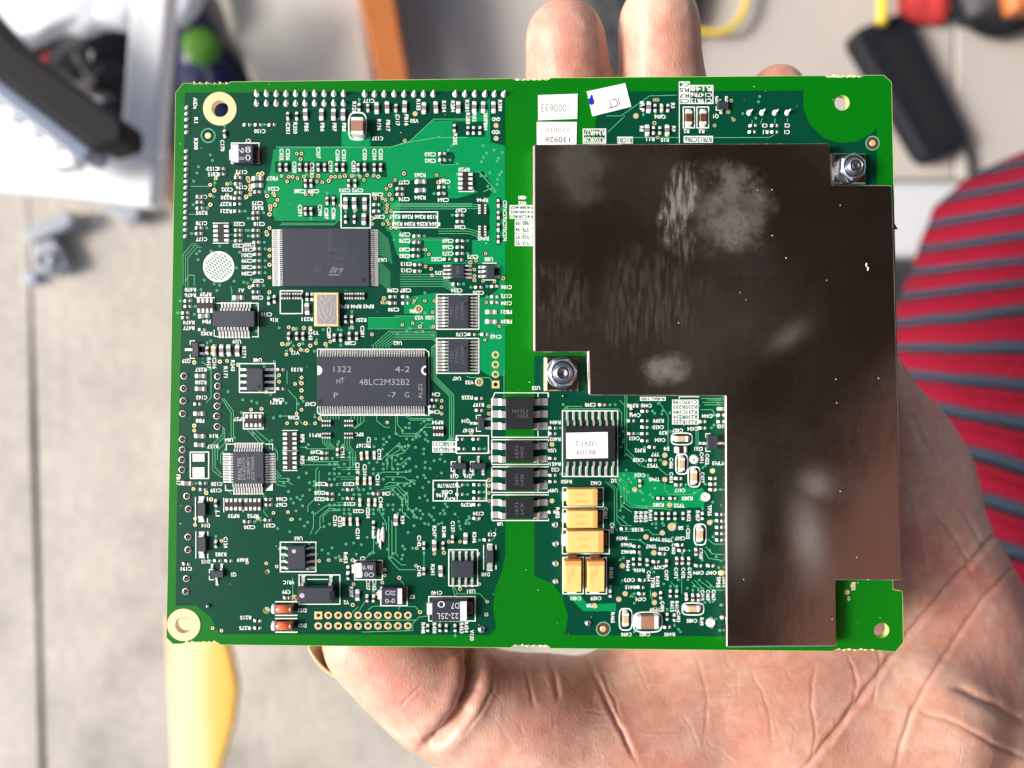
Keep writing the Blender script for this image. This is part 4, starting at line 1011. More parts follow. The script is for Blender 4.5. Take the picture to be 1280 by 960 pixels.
# flash chip beside the crystal
u = chip('flash_chip', 353, 285.5, 461, 358, 1.0, {'L': (342, rng(288, 356.5, 28)), 'R': (471, rng(288, 356.5, 28))}, 0.22, 'large grey 56 lead chip with faint print', fine=True)
chip_text(u, [(412, 300, '29W160 EB', 'd', 0.75, 4.2), (421, 312, 'YFA0H 7', 'n', 0.9, 3.6), (420, 322, '99 BNC', 'n', 0.9, 3.4), (420, 330, 'SGP 322', 'n', 0.8, 3.2), (397, 337, 'o', 'n', 1.3, 1.4)], 1.0, m='faint')
# the slanted two-letter emblem, drawn as plain bars
em = MB(); q = np.array(u.location) / MM
def emp(pts): em.add([(P(x, y, 1.0)[0] - q[0], P(x, y, 1.0)[1] - q[1], 1.018) for x, y in pts], [tuple(range(len(pts)))], 'markb')
emp([(410, 344.5), (426, 344.5), (424, 342.8), (411, 342.8)]); emp([(411, 341), (416, 333.5), (419, 333.5), (414.5, 341)]); emp([(415.5, 341), (420, 334), (422, 336), (420, 341)]); emp([(422, 335.3), (430, 335.3), (426, 341), (423.5, 341), (426, 337), (422.5, 337)])
for k_ in range(len(em.m)): em.m[k_] = em.mi('mark')
em.make('maker_emblem', u)
dimple(u, 455, 350, 0.45, 1.0)
# memory chip
u = chip('memory_chip', 396.5, 446, 533, 508, 1.0, {'T': (437.5, rng(401, 530, 43)), 'B': (517, rng(401, 530, 43))}, 0.24, 'largest chip, printed 48LC2M32B2', fine=True)
chip_text(u, [(428, 461.5, '1322', 'n', 1.25, 3.5), (423, 477, 'M', 'n', 1.0, 0.75), (428, 475.5, 'T', 'n', 1.1, 0.85), (480.5, 477.5, '48LC2M32B2', 'n', 1.25, 9.9), (420, 494, 'P', 'n', 1.1, 0.85), (490, 493.5, '-7', 'n', 1.1, 1.6), (508.5, 493.5, 'G', 'n', 1.1, 0.85), (503, 461.5, '4-2', 'n', 1.2, 2.9), (525.5, 489, 'ALZ2', 'l', 0.75, 3.0)], 1.0, m='markb')
dimple(u, 401, 502, 0.5, 1.0)
c0 = P(396.5, 463, 1.0); q = np.array(u.location) / MM; nb_ = MB()
for (xx, s, mm_) in ((396.8, 1, 'silk'), (532.6, -1, 'silk')):
    c_ = P(xx, 463, 1.0); pts = [(c_[0] - q[0] + s * 0.95 * math.cos(t), c_[1] - q[1] + 0.95 * math.sin(t)) for t in np.linspace(-math.pi / 2, math.pi / 2, 12)]
    nb_.poly(pts, 1.014, mm_)
    if s < 0: nb_.poly([(c_[0] - q[0] + s * 0.6 * math.cos(t), c_[1] - q[1] + 0.6 * math.sin(t)) for t in np.linspace(-math.pi / 2, math.pi / 2, 12)], 1.02, 'chipd')
nb_.make('mould_mark', u)
sl_line([(397, 446), (397, 436.5), (531, 436.5), (536, 440), (536, 520)]); sl_line([(397, 508), (397, 516), (401, 519), (534, 519)])
# buffers
for nm, yy, tx in (('buffer_chip', 370, ('1322', '9CTZ62', 'LCX14MA')), ('buffer_chip', 425, ('1322', 'CTE45', 'LCX244'))):
    u = chip(nm, 560, yy, 585.5, yy + 40, 1.2, {'L': (546.5, rng(yy + 2.5, yy + 37.5, 10)), 'R': (597, rng(yy + 2.5, yy + 37.5, 10))}, 0.3)
    chip_text(u, [(564.5, yy + 20, tx[0], 'l', 0.6, 2.0), (571, yy + 20, tx[1], 'l', 0.6, 2.8), (577.5, yy + 19, tx[2], 'l', 0.62, 3.4)], 1.2, m='mark')
    dimple(u, 582, yy + 10, 0.3, 1.2)
    sl_rect(546, yy - 2, 598.5, yy + 41.5)
u = chip('grey_chip', 266, 388.5, 318, 408.5, 1.6, {'T': (379.5, rng(278, 313, 10)), 'B': (421, rng(275, 311, 10))}, 0.34); sl_line([(268, 379), (323, 379), (323, 421), (315, 421)]); sl_line([(268, 412), (268, 420), (273, 421)])
u = chip('small_chip', 564, 331, 580, 348, 0.8, {'L': (556, [332.5, 337.5, 342.5, 347]), 'R': (588, [332.5, 337.5, 342.5, 347])}, 0.3); dimple(u, 576, 344, 0.25, 0.8, 'chipd'); chip_text(u, [(572, 338, 'V882', 'l', 0.5, 1.7)], 0.8)
u = chip('regulator_chip', 607.5, 331, 618, 348, 1.2, {'L': (599.5, [334, 339.5, 345.5]), 'R': (623, [333, 346])}, 0.42); sl_line([(603, 329), (621, 329)]); sl_line([(605, 350), (620, 350)])
for (x0, y0, x1, y1, lx, rx, ys, nm) in ((308, 460, 328.5, 488, 300.5, 341, [462, 469.5, 477.5, 485.5], 'eight_lead_chip'), (359.5, 683, 381.5, 712, 351.5, 392, [684.5, 693, 701.5, 709.5], 'eight_lead_chip')):
    u = chip(nm, x0, y0, x1, y1, 1.5, {'L': (lx, ys), 'R': (rx, ys)}, 0.42); sl_rect(lx - 1, y0 - 5.5, rx + 3, y1 + 2.5); dimple(u, x1 - 5 if y0 < 500 else x0 + 8, y1 - 5 if y0 < 500 else y0 + 6, 0.4, 1.5, 'chipd' if y0 < 500 else 'lead')
u = chip('eight_lead_chip', 564.5, 701.5, 592, 722.5, 1.5, {'T': (690.5, [566.8, 574.8, 582.8, 590.5]), 'B': (732, [566.5, 574.5, 582.5, 590.3])}, 0.42); sl_rect(561, 687, 597, 732)
# square network chip
u = chip('network_chip', 291, 565, 329.5, 605, 1.2, {'L': (280.5, rng(567.5, 602, 12)), 'R': (343, rng(567.5, 602, 12)), 'T': (555, rng(294.5, 328, 12)), 'B': (616.5, rng(293, 328, 12))}, 0.26, fine=True)
chip_text(u, [(299.5, 585.5, 'REALTEK', 'l', 0.85, 4.4), (305, 585.5, 'RTL8201CP', 'l', 0.6, 4.4), (310.5, 585.5, 'C3B98P1', 'l', 0.6, 4.2), (316, 585.5, 'GC30 TAIWAN', 'l', 0.6, 4.6)], 1.2, m='markb')
dimple(u, 323.5, 599.5, 0.45, 1.2)
sl_line([(283, 563), (283, 555), (293, 555)]); sl_line([(332, 555), (341, 555), (341, 563)]); sl_line([(282, 606), (282, 613), (291, 613)]); silk.poly(pp([(332, 613), (341, 613), (341, 604)]), ZS, 'silk')
# optocouplers
for (y0, y1, ys, t1, t2) in ((497, 537, [502.5, 517.5, 532.5], 'H11L1', '1252'), (551.5, 578, [557.5, 573.5], 'MCX', '1571'), (585.5, 614, [591.5, 607.5], 'LX35', '2571'), (623, 648.5, [628, 643.5], 'LCX', '1571')):
    u = chip('optocoupler', 632, y0, 667, y1, 2.2, {'L': (615.5, ys), 'R': (683, ys)}, 1.3 if len(ys) > 2 else 1.2, m='chipd')
    if len(ys) > 2: chip_text(u, [(650, y0 + 17, t1, 'n', 0.75, 2.9), (654, y0 + 23, t2, 'n', 0.6, 2.0)], 2.2, m='mark'); dimple(u, 637, y0 + 6, 0.5, 2.2)
    else: chip_text(u, [(646, (y0 + y1) / 2, t2, 'l', 0.6, 2.2), (652.5, (y0 + y1) / 2, t1, 'l', 0.6, 2.2)], 2.2, m='mark')
sl_line([(615, 500), (618.5, 491), (685, 491), (685, 496)])
for yy in (491,): sl_line([(618, yy), (686, yy)])
for yy in (546.5, 549.5, 580.5, 583.5, 615.5, 618.5, 650.5): sl_line([(615, yy), (686, yy)], 0.2)
for ya, yb in ((505, 547), (549, 581), (584, 616), (619, 650)): sl_line([(614.8, ya), (614.8, yb)]); 
for ya, yb in ((491, 497), (538, 547), (549, 552), (578, 581), (612, 616), (648, 651)): sl_line([(672.5, ya), (672.5, yb)]); sl_line([(685.5, ya), (685.5, yb)])
# 16-lead chip with white sticker
u = chip('sixteen_lead_chip', 706.5, 533, 769.5, 576.5 + 1, 2.3, {'T': (514.5, rng(709, 765.5, 8)), 'B': (594, rng(709, 765.5, 8))}, 0.42, 'black chip carrying a white sticker', m='chipd')
b = MB(); q = np.array(u.location) / MM
sp_ = [P(x, y, 2.3) - q for x, y in ((707.5, 541), (759.5, 540), (760, 572.5), (708, 573.5))]
b.add([(p[0], p[1], 2.34) for p in sp_] + [(p[0], p[1], 2.303) for p in sp_], [(0, 1, 2, 3), (0, 4, 5, 1), (1, 5, 6, 2), (2, 6, 7, 3), (3, 7, 4, 0)], 'label'); b.make('sticker', u)
chip_text(u, [(732.5, 565.5, '86109', 'u', 1.0, 3.8), (732.5, 554.5, 'U2V1.2', 'u', 1.0, 4.1)], 2.345, m='ink')
sl_rect(703, 513.5, 772, 595.5)
# transistors (three leads)
for (x0, y0, x1, y1, sd_) in ((240, 428, 248, 446, {'L': (233, [437]), 'R': (254, [431.5, 442])}), (597.5, 521, 605, 537, {'L': (589, [529]), 'R': (612, [523.5, 535])}), (566, 579, 583, 587, {'T': (571.5, [574.5]), 'B': (592.5, [568, 580.5])}), (590, 579, 607.5, 587, {'T': (571.5, [598]), 'B': (592.5, [591.5, 604])}), (264, 713.5, 279, 722.5, {'T': (706, [265.5, 277.5]), 'B': (730, [271.5])}), (884, 544, 897, 562, {'L': (875, [554]), 'R': (903, [554])}), (897, 127, 911, 136, {'T': (122, [896, 908]), 'B': (141, [901])})):
    chip('transistor', x0, y0, x1, y1, 0.9, sd_, 0.42)
    sl_line([(x0 - 2, y0 + 3), (x0 - 2, y0 - 2), (x0 + 4, y0 - 2)]); sl_line([(x0 - 2, y1 - 3), (x0 - 2, y1 + 2), (x0 + 4, y1 + 2)])
# flat diodes
for (x0, y0, x1, y1, t, b_) in ((247.5, 629, 256.5, 645.5, 622, 651), (248, 672, 257, 690, 666, 696), (607.5, 689, 617, 704, 681, 712)):
    chip('flat_diode', x0, y0, x1, y1, 1.0, {'T': (t, [(x0 + x1) / 2]), 'B': (b_, [(x0 + x1) / 2])}, 1.0)
    sl_line([(x0 - 3, y0 - 8), (x0 - 3, y1 + 8)]); sl_line([(x1 + 3, y0 - 8), (x1 + 3, y0 - 2)]); sl_line([(x1 + 3, y1 + 2), (x1 + 3, y1 + 8)])
# resistor arrays
def array(x0, y0, x1, y1, n, vert=False):
    a = P(x0, y1, 0.4); c = P(x1, y0, 0.4); cx_, cy_ = (a[0] + c[0]) / 2, (a[1] + c[1]) / 2; hw, hh = (c[0] - a[0]) / 2, (c[1] - a[1]) / 2
    b = MB()
    if not vert: b.box(-hw * 0.5, hw * 0.5, -hh, hh, 0.06, 0.5, 'res', 0.04)
    else: b.box(-hw, hw, -hh * 0.5, hh * 0.5, 0.06, 0.5, 'res', 0.04)
    o = b.make('resistor_array', board, (cx_ * MM, cy_ * MM, 0)); t = MB(); 
    if not vert:
        t.box(-hw * 0.55, hw * 0.05 + hw * 0.5, -hh / n * 0.3, hh / n * 0.3, 0.05, 0.02, 'tin')
    tm = MB(); s = hw if not vert else hh; w = (hh if not vert else hw) / n * 0.62
    tm.box(-s * 0.32, s * 0.32, -w, w, 0.055, 0.53, 'tin', 0.08)
    me_ = tm.mesh('terminal')
    for k in range(n):
        for sg_ in (-1, 1):
            if not vert: link('terminal', me_, o, (sg_ * hw * 0.68 * MM, (-hh + (2 * k + 1) * hh / n) * MM, 0), 0)
            else: link('terminal', me_, o, ((-hw + (2 * k + 1) * hw / n) * MM, sg_ * hh * 0.68 * MM, 0), math.pi / 2)
    occupied.append(((x0 + x1) / 2, (y0 + y1) / 2, 12))
for a in ((267, 280, 286, 303, 4), (573, 215, 591, 238, 4), (598, 255, 608, 268, 4), (598, 281.5, 608, 295, 4), (354, 539.5, 371, 563, 4), (354, 564, 371, 587, 4)): array(*a)
for a in ((246, 373, 267, 391, 4), (306, 518, 328, 534, 4), (281, 623, 303, 638, 4), (305, 623, 327, 638, 4), (351, 366, 364, 374, 4), (365, 366, 378, 374, 4), (430, 366, 442, 374, 4), (443, 366, 456, 374, 4), (541, 533, 555, 545, 4), (402, 525, 414, 533, 4), (430, 525, 442, 533, 4), (402, 541, 414, 548, 4), (430, 541, 442, 548, 4)): array(*a, vert=True)
sl_line([(266, 279), (286, 279)]); sl_line([(266, 304), (286, 304)]); sl_rect(304.5, 516, 329, 536); sl_line([(573, 239.5), (592, 239.5), (592, 234)]); sl_line([(353, 538), (372, 538)]); sl_line([(353, 588), (372, 588)]); sl_line([(353, 563.5), (372, 563.5)])
sl_line([(280, 622), (280, 640)]); sl_line([(304, 622), (304, 640)]); sl_line([(245, 372), (268, 372), (268, 391)])
# crystal with metal lid
a = P(392.5, 408, 1.2); c = P(423, 365.5, 1.2); b = MB(); cx_, cy_ = (a[0] + c[0]) / 2, (a[1] + c[1]) / 2; hw, hh = (c[0] - a[0]) / 2, (c[1] - a[1]) / 2
b.box(-hw, hw, -hh, hh, 0.1, 1.1, 'capc', 0.1); b.box(-hw + 0.08, hw - 0.08, -hh + 0.08, hh - 0.08, 1.1, 1.16, 'gold', 0.02)
o = b.make('crystal_oscillator', board, (cx_ * MM, cy_ * MM, 0)); t = MB(); t.box(-hw + 0.5, hw - 0.5, -hh + 0.45, hh - 0.45, 1.16, 1.24, 'lid', 0.05); t.make('metal_lid', o)
# watch crystal Y2
u = chip('watch_crystal', 372, 734.5, 416, 754, 2.4, {'T': (721, [379.5, 414])}, 0.6, m='chip'); dimple(u, 377.5, 744.5, 0.5, 2.4, 'lead'); sl_rect(374, 718.5, 425, 755); sl_line([(384, 724), (410, 724)])
b = MB(); q = np.array(u.location) / MM; p0 = P(413.5, 749, 2.4) - q; b.box(p0[0] - 0.25, p0[0] + 0.7, p0[1] - 0.2, p0[1] + 1.6, 1.0, 2.41, 'black'); b.make('end_notch', u)
# tantalum capacitors
def tant(x0, y0, x1, y1, H, m, band, o='h', tl=0.9, txt=None, bandm='band', lab=None, tm=('tin', 'brown_metal')):  # tm: the browner terminal carries its shade as colour
    a = P(x0, y1, H); c = P(x1, y0, H); cx_, cy_ = (a[0] + c[0]) / 2, (a[1] + c[1]) / 2; hw, hh = (c[0] - a[0]) / 2, (c[1] - a[1]) / 2
    b = MB(); b.box(-hw, hw, -hh, hh, 0.15, H, m, 0.12); p = b.make('tantalum_capacitor', board, (cx_ * MM, cy_ * MM, 0))
    if lab: p['label'] = lab
    if band:
        t = MB()
        if o == 'h':
            bx0, bx1 = -hw + band[0] * 2 * hw, -hw + band[1] * 2 * hw; t.box(bx0, bx1, -hh + 0.1, hh - 0.1, H - 0.02, H + 0.012, bandm)
        else:
            by0, by1 = hh - band[1] * 2 * hh, hh - band[0] * 2 * hh; t.box(-hw + 0.1, hw - 0.1, by0, by1, H - 0.02, H + 0.012, bandm)
        t.make('polarity_band', p)
    for s, mm_ in ((-1, tm[0]), (1, tm[1])):
        t = MB()
        if o == 'h': e0, e1 = sorted((s * hw * 0.98, s * (hw + tl))); t.box(e0, e1, -hh * 0.55, hh * 0.55, 0.06, H * 0.35 if s > 0 else H * 0.45, mm_, 0.1)
        else: e0, e1 = sorted((-s * hh * 0.98, -s * (hh + tl))); t.box(-hw * 0.55, hw * 0.55, e0, e1, 0.06, H * 0.4, mm_, 0.1)
        t.make('terminal', p)
    if txt: chip_text(p, txt, H + 0.004, m='band' if m == 'navy' else 'tantd')
    occupied.append(((x0 + x1) / 2, (y0 + y1) / 2, (x1 - x0) * 0.6))
    return p
tant(290.5, 180, 316, 203.5, 1.8, 'navy', (0.0, 0.3), txt=[(302, 188, '9', 'd', 1.0, 1.0), (310, 187, '8', 'n', 1.2, 1.1), (302, 198, '=', 'n', 1.0, 1.0), (310, 197, '0', 'n', 1.2, 1.0)], lab='black tantalum capacitor with white end band'); sl_rect(289.5, 179, 324, 204.5)
tant(444.5, 703, 470, 723, 1.8, 'navy', (0.0, 0.3), txt=[(459.5, 709.5, '0-90', 'n', 0.95, 2.0), (456, 718, '10', 'n', 0.95, 1.2), (464, 718.5, 'O', 'n', 1.0, 1.1)]); sl_rect(443.5, 700.5, 478, 724.5)
tant(477, 735, 502.5, 756, 1.8, 'navy', (0.78, 1.0), txt=[(485, 741, 'O', 'n', 1.0, 1.1), (491.5, 741, '33', 'd', 0.8, 1.0), (487.5, 751, '0-0', 'n', 0.95, 1.9)]); sl_rect(476, 734, 509, 757)
tant(540, 751, 584, 777, 2.4, 'navy', (0.80, 0.985), txt=[(551.5, 755.5, '0', 'u', 1.4, 1.5), (569, 757, 'D7', 'u', 1.25, 1.6), (559.5, 770, '22-25L', 'u', 1.25, 4.3)], tl=1.1, lab='black tantalum capacitor printed 22-25L D7'); sl_rect(536, 745.5, 594, 776)
for (x0, y0, x1, y1) in ((709.5, 611.5, 747, 632.5), (709.5, 638.5, 747, 660), (709, 664, 754.5, 691)):
    w_ = x1 - x0
    tant(x0, y0, x1, y1, 2.6, 'tant', (0.86, 0.995), bandm='tantd', txt=[(x0 + w_ * 0.45, (y0 + y1) / 2 - 4, '336C', 'n', 0.6, 2.4), (x0 + w_ * 0.45, (y0 + y1) / 2 + 5, '338A', 'n', 0.6, 2.4)]); sl_rect(x0 - 6, y0 - 2, x1 + 7, y1 + 1)
for (x0, y0, x1, y1) in ((705.5, 701.5, 727, 740), (734.5, 702, 756, 740)):
    tant(x0, y0, x1, y1, 2.6, 'tant', (0.0, 0.14), o='v', bandm='tantd', txt=[((x0 + x1) / 2, 715, '338A', 'd', 0.6, 2.2), ((x0 + x1) / 2 - 5, 722, '336C', 'd', 0.6, 2.2)], tm=('brown_metal', 'tin')); sl_rect(x0 - 2, y0 - 5, x1 + 2, y1 + 2)
# glass diodes
for yy in (761, 782):
    b = MB(); c = P(354, yy, 0.8); r = 0.85
    def cyl(mb, x0, x1, r, m, n=16):
        vs = []; 
        for x, rr in ((x0, r * 0.85), (x0 + 0.12, r), (x1 - 0.12, r), (x1, r * 0.85)):
            for i in range(n): a_ = 2 * math.pi * i / n; vs.append((x, rr * math.cos(a_), 0.9 + rr * math.sin(a_)))
        fs = [(k * n + i, k * n + (i + 1) % n, (k + 1) * n + (i + 1) % n, (k + 1) * n + i) for k in range(3) for i in range(n)]
        mb.add(vs, [f[::-1] for f in fs] + [tuple(range(n)), tuple(range(3 * n, 4 * n))[::-1]], m, True)
    cyl(b, -1.3, 1.3, 0.82, 'glass'); o = b.make('glass_diode', board, (c[0] * MM, c[1] * MM, 0))
    for s, m_ in ((-1, 'tin'), (1, 'brown_metal')):  # right cap darkened by colour for its shaded side
        t = MB(); x0, x1 = sorted((s * 1.3, s * 2.15)); cyl(t, x0, x1, 0.92, m_); t.make('end_cap', o)
    t = MB(); cyl(t, -0.75, 0.2, 0.5, 'silk'); 
    sl_line([(344, yy - 9), (372, yy - 9)], 0.24); sl_line([(344, yy + 8), (372, yy + 8)], 0.24); sl_line([(341.5, yy - 6), (341.5, yy + 6)], 0.3)

# ---- header pins with solder joints
def pin_mesh(bright=True):
    b = MB(); n_ = 12; pr = [(0.54, 0.06, 0, 0), (0.42, 0.28, 0.01, 0.02), (0.24, 0.55, 0.04, 0.06), (0.16, 0.7, 0.08, 0.10), (0.15, 1.2, 0.2, 0.3)]
    vs_ = [(ox + r_ * math.cos(2 * math.pi * i / n_), oy + r_ * 1.15 * math.sin(2 * math.pi * i / n_), z_) for r_, z_, ox, oy in pr for i in range(n_)]
    b.add(vs_, [(k * n_ + i, k * n_ + (i + 1) % n_, (k + 1) * n_ + (i + 1) % n_, (k + 1) * n_ + i) for k in range(4) for i in range(n_)] + [tuple(range(4 * n_, 5 * n_))], 'tin', True)
    return b.mesh('header_pin')
PM = pin_mesh()
b = MB(); b.lathe(0, 0, [(0.42, 0.06), (0.36, 0.28), (0.15, 0.5)], 'tin', 10, sx=1.25, sy=0.8); PS = b.mesh('solder_joint')
def pin(x, y, me=PM, nm='header_pin', rz=0.0):
    c = P(x, y, 0.3); link(nm, me, board, (c[0] * MM, c[1] * MM, 0), rz + random.uniform(-0.3, 0.3)); occupied.append((x, y, 5))
for x in (320.5, 332.8, 345, 357.3, 369.3, 381, 393, 405, 417, 429.2):
    for y in (117, 129): pin(x, y)
for x in (455.6, 468, 480, 492.5, 505, 517.3, 529.2, 541.4, 568.8, 581, 593.2, 606, 618, 629.6): pin(x, 117.5)
for x in (937, 953, 969, 984.5): pin(x, 140.5)
for y in (134, 141.5, 149, 157.5, 165, 188.5, 196.5, 204, 211.5, 219, 226.5, 234, 242, 249.5, 257, 264.5, 272, 279.5, 287, 295): pin(233.3 - (y - 134) * 0.012, y, PS, 'solder_joint', 0.5)
for x, y in [(230.5, 470), (230, 485.5), (229.5, 501), (229, 517), (272.5, 470.5), (272.5, 482.5), (272, 495), (272, 507.5), (271.5, 520), (272, 533), (228.5, 549), (228.5, 562), (228, 574.5), (228, 587), (234, 620), (236, 636), (235.5, 671), (235.5, 687), (233.5, 723), (232.5, 739)]:
    c = P(x, y, 0.0); b = MB(); b.lathe(0, 0, [(0.68, 0.06), (0.62, 0.26), (0.52, 0.28)], 'tin', 16, cap=False); b.lathe(0, 0, [(0.52, 0.28), (0.46, 0.10), (0.44, 0.08)], 'hole_shade', 16); b.lathe(0.12, 0.0, [(0.16, 0.09), (0.16, 0.5), (0.10, 0.6)], 'brown_metal', 8)  # inside of the ring coloured dark for the shade in the recess
    link('socket_pin', b.mesh('socket_pin'), board, (c[0] * MM, c[1] * MM, 0), random.uniform(0, 0.6)); occupied.append((x, y, 6))
for x, y, r in [(694, 656, 0.72), (694.5, 680, 0.72), (694.5, 704.5, 0.72), (694.5, 727, 0.66), (735, 779, 0.7), (602, 787, 0.8), (903.5, 772, 0.7), (260, 757.5, 0.42), (703.5, 495, 0.26)]:
    c = P(x, y, 0.2); b = MB(); b.lathe(0, 0, [(r, 0.06), (r * 0.9, 0.35), (r * 0.55, 0.6), (r * 0.2, 0.7)], 'nut', 16); link('solder_dome', b.mesh('solder_dome'), board, (c[0] * MM, c[1] * MM, 0))

# ---- plated rings and holes
def ring_part(name, x, y, r0, r1, label=None, m='gold', depth=1.55, inner='gold'):
    c = P(x, y, 0); b = MB(); b.lathe(0, 0, [(r1, 0.06), (r1 - 0.05, 0.12), (r0, 0.12), (r0 - 0.02, -depth)], m, 40 if r1 > 1 else 20, smooth=False, cap=False)
    o = b.make(name, board, (c[0] * MM, c[1] * MM, 0))
    if label: o['label'] = label
ring_part('mounting_ring', 275, 136, 1.62, 3.25); ring_part('mounting_ring', 230, 781, 1.72, 3.3)
for x, y in small_holes[:3]: ring_part('plated_hole', x, y, 0.38, 0.76)
for i in range(10):
    for j in (0, 1):
        if (i, j) == (0, 0): continue
        ring_part('plated_hole', *hdr(i, j), 0.38, 0.78)
def sq_pad(x, y):
    c = P(x, y); s = 0.78; v_, f_ = curve_poly([[(-s, -s), (s, -s), (s, s), (-s, s)], [(0.38 * math.cos(a_), 0.38 * math.sin(a_)) for a_ in np.linspace(0, 2 * math.pi, 12, endpoint=False)]], 0.06, 0.12)
    b = MB(); b.add(v_, f_, 'gold'); b.make('square_pad', board, (c[0] * MM, c[1] * MM, 0))
sq_pad(619.5, 480.5); sq_pad(*hdr(0, 0))
b = MB()
for x, y in small_holes: c = P(x, y); b.disc(c[0], c[1], 0.42, -1.2, 'hole_shade', 10)
b.make('hole_shade_discs', board)  # dark discs added across the through holes as their shade
def fiducial(x, y, r, mid):
    c = P(x, y); b = MB(); b.ring(0, 0, r * 0.86, r, 0.07, 'via', 32); b.disc(0, 0, r * 0.86, 0.06, mid, 32); b.lathe(0, 0, [(r * 0.42, 0.07), (r * 0.36, 0.12)], 'gold', 20, smooth=False); b.make('fiducial_mark', board, (c[0] * MM, c[1] * MM, 0))
fiducial(260.3, 169.6, 1.42, 'dark'); fiducial(754, 786, 1.5, 'brown_metal'); fiducial(1090.5, 179, 1.45, 'brown_metal')
def tpad(x, y, r=0.62):
    c = P(x, y); b = MB(); b.lathe(0, 0, [(r, 0.06), (r * 0.95, 0.1), (r * 0.35, 0.1), (r * 0.3, 0.07)], 'gold', 16, smooth=False); b.make('test_pad', board, (c[0] * MM, c[1] * MM, 0)); occupied.append((x, y, 5))
for x, y in [(599, 477.5), (523.5, 386.3), (519, 142.3), (620.2, 157), (620.2, 173), (831, 599.3), (793.5, 612), (837, 631), (887, 653), (828, 666), (807.5, 671), (817.3, 691), (778, 707), (818, 743), (818, 753), (900.5, 716), (781.5, 742), (773.5, 749), (743, 757), (890.5, 588.5), (831, 569), (831, 578.8), (1066, 732), (1059, 740), (369, 748), (690, 555.5), (690, 626), (795, 145)]: tpad(x, y, 0.55 if x > 700 else 0.5)
tpad(599, 477.5, 0.85); tpad(523.5, 386.3, 0.8); tpad(840, 658.5, 0.85); tpad(368, 747, 0.6)
# two big white solder pads
for y0, y1 in ((567, 577), (584, 597)):
    a = P(241, y1, 0.1); c = P(256, y0, 0.1); b = MB(); b.box(a[0], c[0], a[1], c[1], 0.06, 0.2, 'tin', 0.06); b.make('solder_pad', board)
# hatched round print
hx, hy, hr = 273.5, 333.5, 19.0
silk.poly(circ(hx, hy, hr, 40), ZS, 'silk')
for i in range(-8, 9):
    for j in range(-8, 9):
        a_ = math.radians(-48); u_, v2 = i * 4.5, j * 3.2 + (i % 2) * 1.6
        X_ = u_ * math.cos(a_) - v2 * math.sin(a_); Y_ = u_ * math.sin(a_) + v2 * math.cos(a_)
        if math.hypot(X_, Y_) < hr - 3:
            dx, dy = 1.75 * math.cos(a_), 1.75 * math.sin(a_)
            silk.ribbon(pp([(hx + X_ - dx, hy - Y_ + dy), (hx + X_ + dx, hy - Y_ - dy)]), 0.2, ZS + 0.015, 'dark')
# bodged joint left of the lower middle
b = MB()
for (x, y, L_, w_, a_) in ((474, 670, 1.5, 0.5, 1.9), (479, 668, 1.6, 0.45, 1.4), (476, 678, 1.4, 0.3, 1.8), (467, 666, 0.8, 0.4, 1.6)):
    c = P(x, y); b.lathe(c[0], c[1], [(L_, 0.07), (L_ * 0.8, 0.3), (L_ * 0.3, 0.5)], 'tin', 14, sx=w_ * 0.6, sy=1.0)
b.make('solder_blob', board)
for x, y, a_ in ((867.5, 574, 0), (888, 778, 0.5), (882, 621, 0.2)):
    c = P(x, y); b = MB(); b.lathe(0, 0, [(1.0, 0.07), (0.8, 0.5), (0.45, 0.6), (0.3, 0.3)], 'tin', 9, smooth=False, rot=a_); b.make('solder_star', board, (c[0] * MM, c[1] * MM, 0))

# ---- copper traces
bundle([(229, 356), (229, 318), (240, 305), (246, 305)], 3, 3, 2.2)
for i in range(13): trace([(471, 289 + i * 2.45), (474 + i * 0.2, 289 + i * 2.45), (486 + i * 0.4, 300 + i * 2.5)], 0.10)
for i in range(1, 12): trace([(471, 326 + i * 2.5), (476, 326 + i * 2.5), (488, 338 + i * 2.4)], 0.10)
for i in range(6): trace([(488, 256 + i * 2.6), (560, 256 + i * 2.6), (572 + i * 2, 256 + i * 2.6), (598, 256 + i * 2.3)] if i < 3 else [(495, 250 + i * 1.5), (590, 250 + i * 1.5)], 0.15)
for i in range(5): trace([(505 - i * 2, 291 + i * 2.2), (560, 291 + i * 2.2)] if i > 2 else [(548, 286 + i * 3), (586, 286 + i * 3), (598, 290 + i * 3)], 0.15)
for i in range(6): trace([(500, 343 + i * 3), (552 + i * 0.5, 343 + i * 3), (572 + i * 1.5, 362 + i * 2)], 0.15)
for i in range(6): trace([(468 + i * 4, 437), (468 + i * 4 - 2, 432 + 0 * i), (486 + i * 2.5, 414 + i * 2), (546, 414 + i * 2)], 0.15)
bundle([(545, 430), (540, 434), (540, 473), (562, 495), (562, 548), (556, 553)], 3, 2.6, -0.6, 0.2)
for i in range(7): trace([(402 + i * 3.6, 519), (402 + i * 3.6, 524)]); trace([(403 + i * 3, 548), (403 + i * 3, 553), (412 + i * 3, 562)] if i < 4 else [(418 + i * 3.2, 548), (418 + i * 3.2, 558), (424 + i * 3.4, 566), (424 + i * 3.4, 584)], 0.16)
for i in range(5): trace([(455 - i * 4, 519), (455 - i * 4, 527 + i), (446 - i * 0.5, 534 + i * 0.5)], 0.16)
trace([(471, 519), (471, 526), (481, 534), (487, 534)]); trace([(494.5, 519), (494.5, 540), (499, 545), (521, 545), (533, 530), (541, 530)]); trace([(497, 519), (497, 530), (503, 538), (503, 542), (520, 542), (531, 534), (541, 534)])
trace([(506, 519), (513, 525), (541, 525)]); trace([(510, 519), (515, 523), (541, 523)])
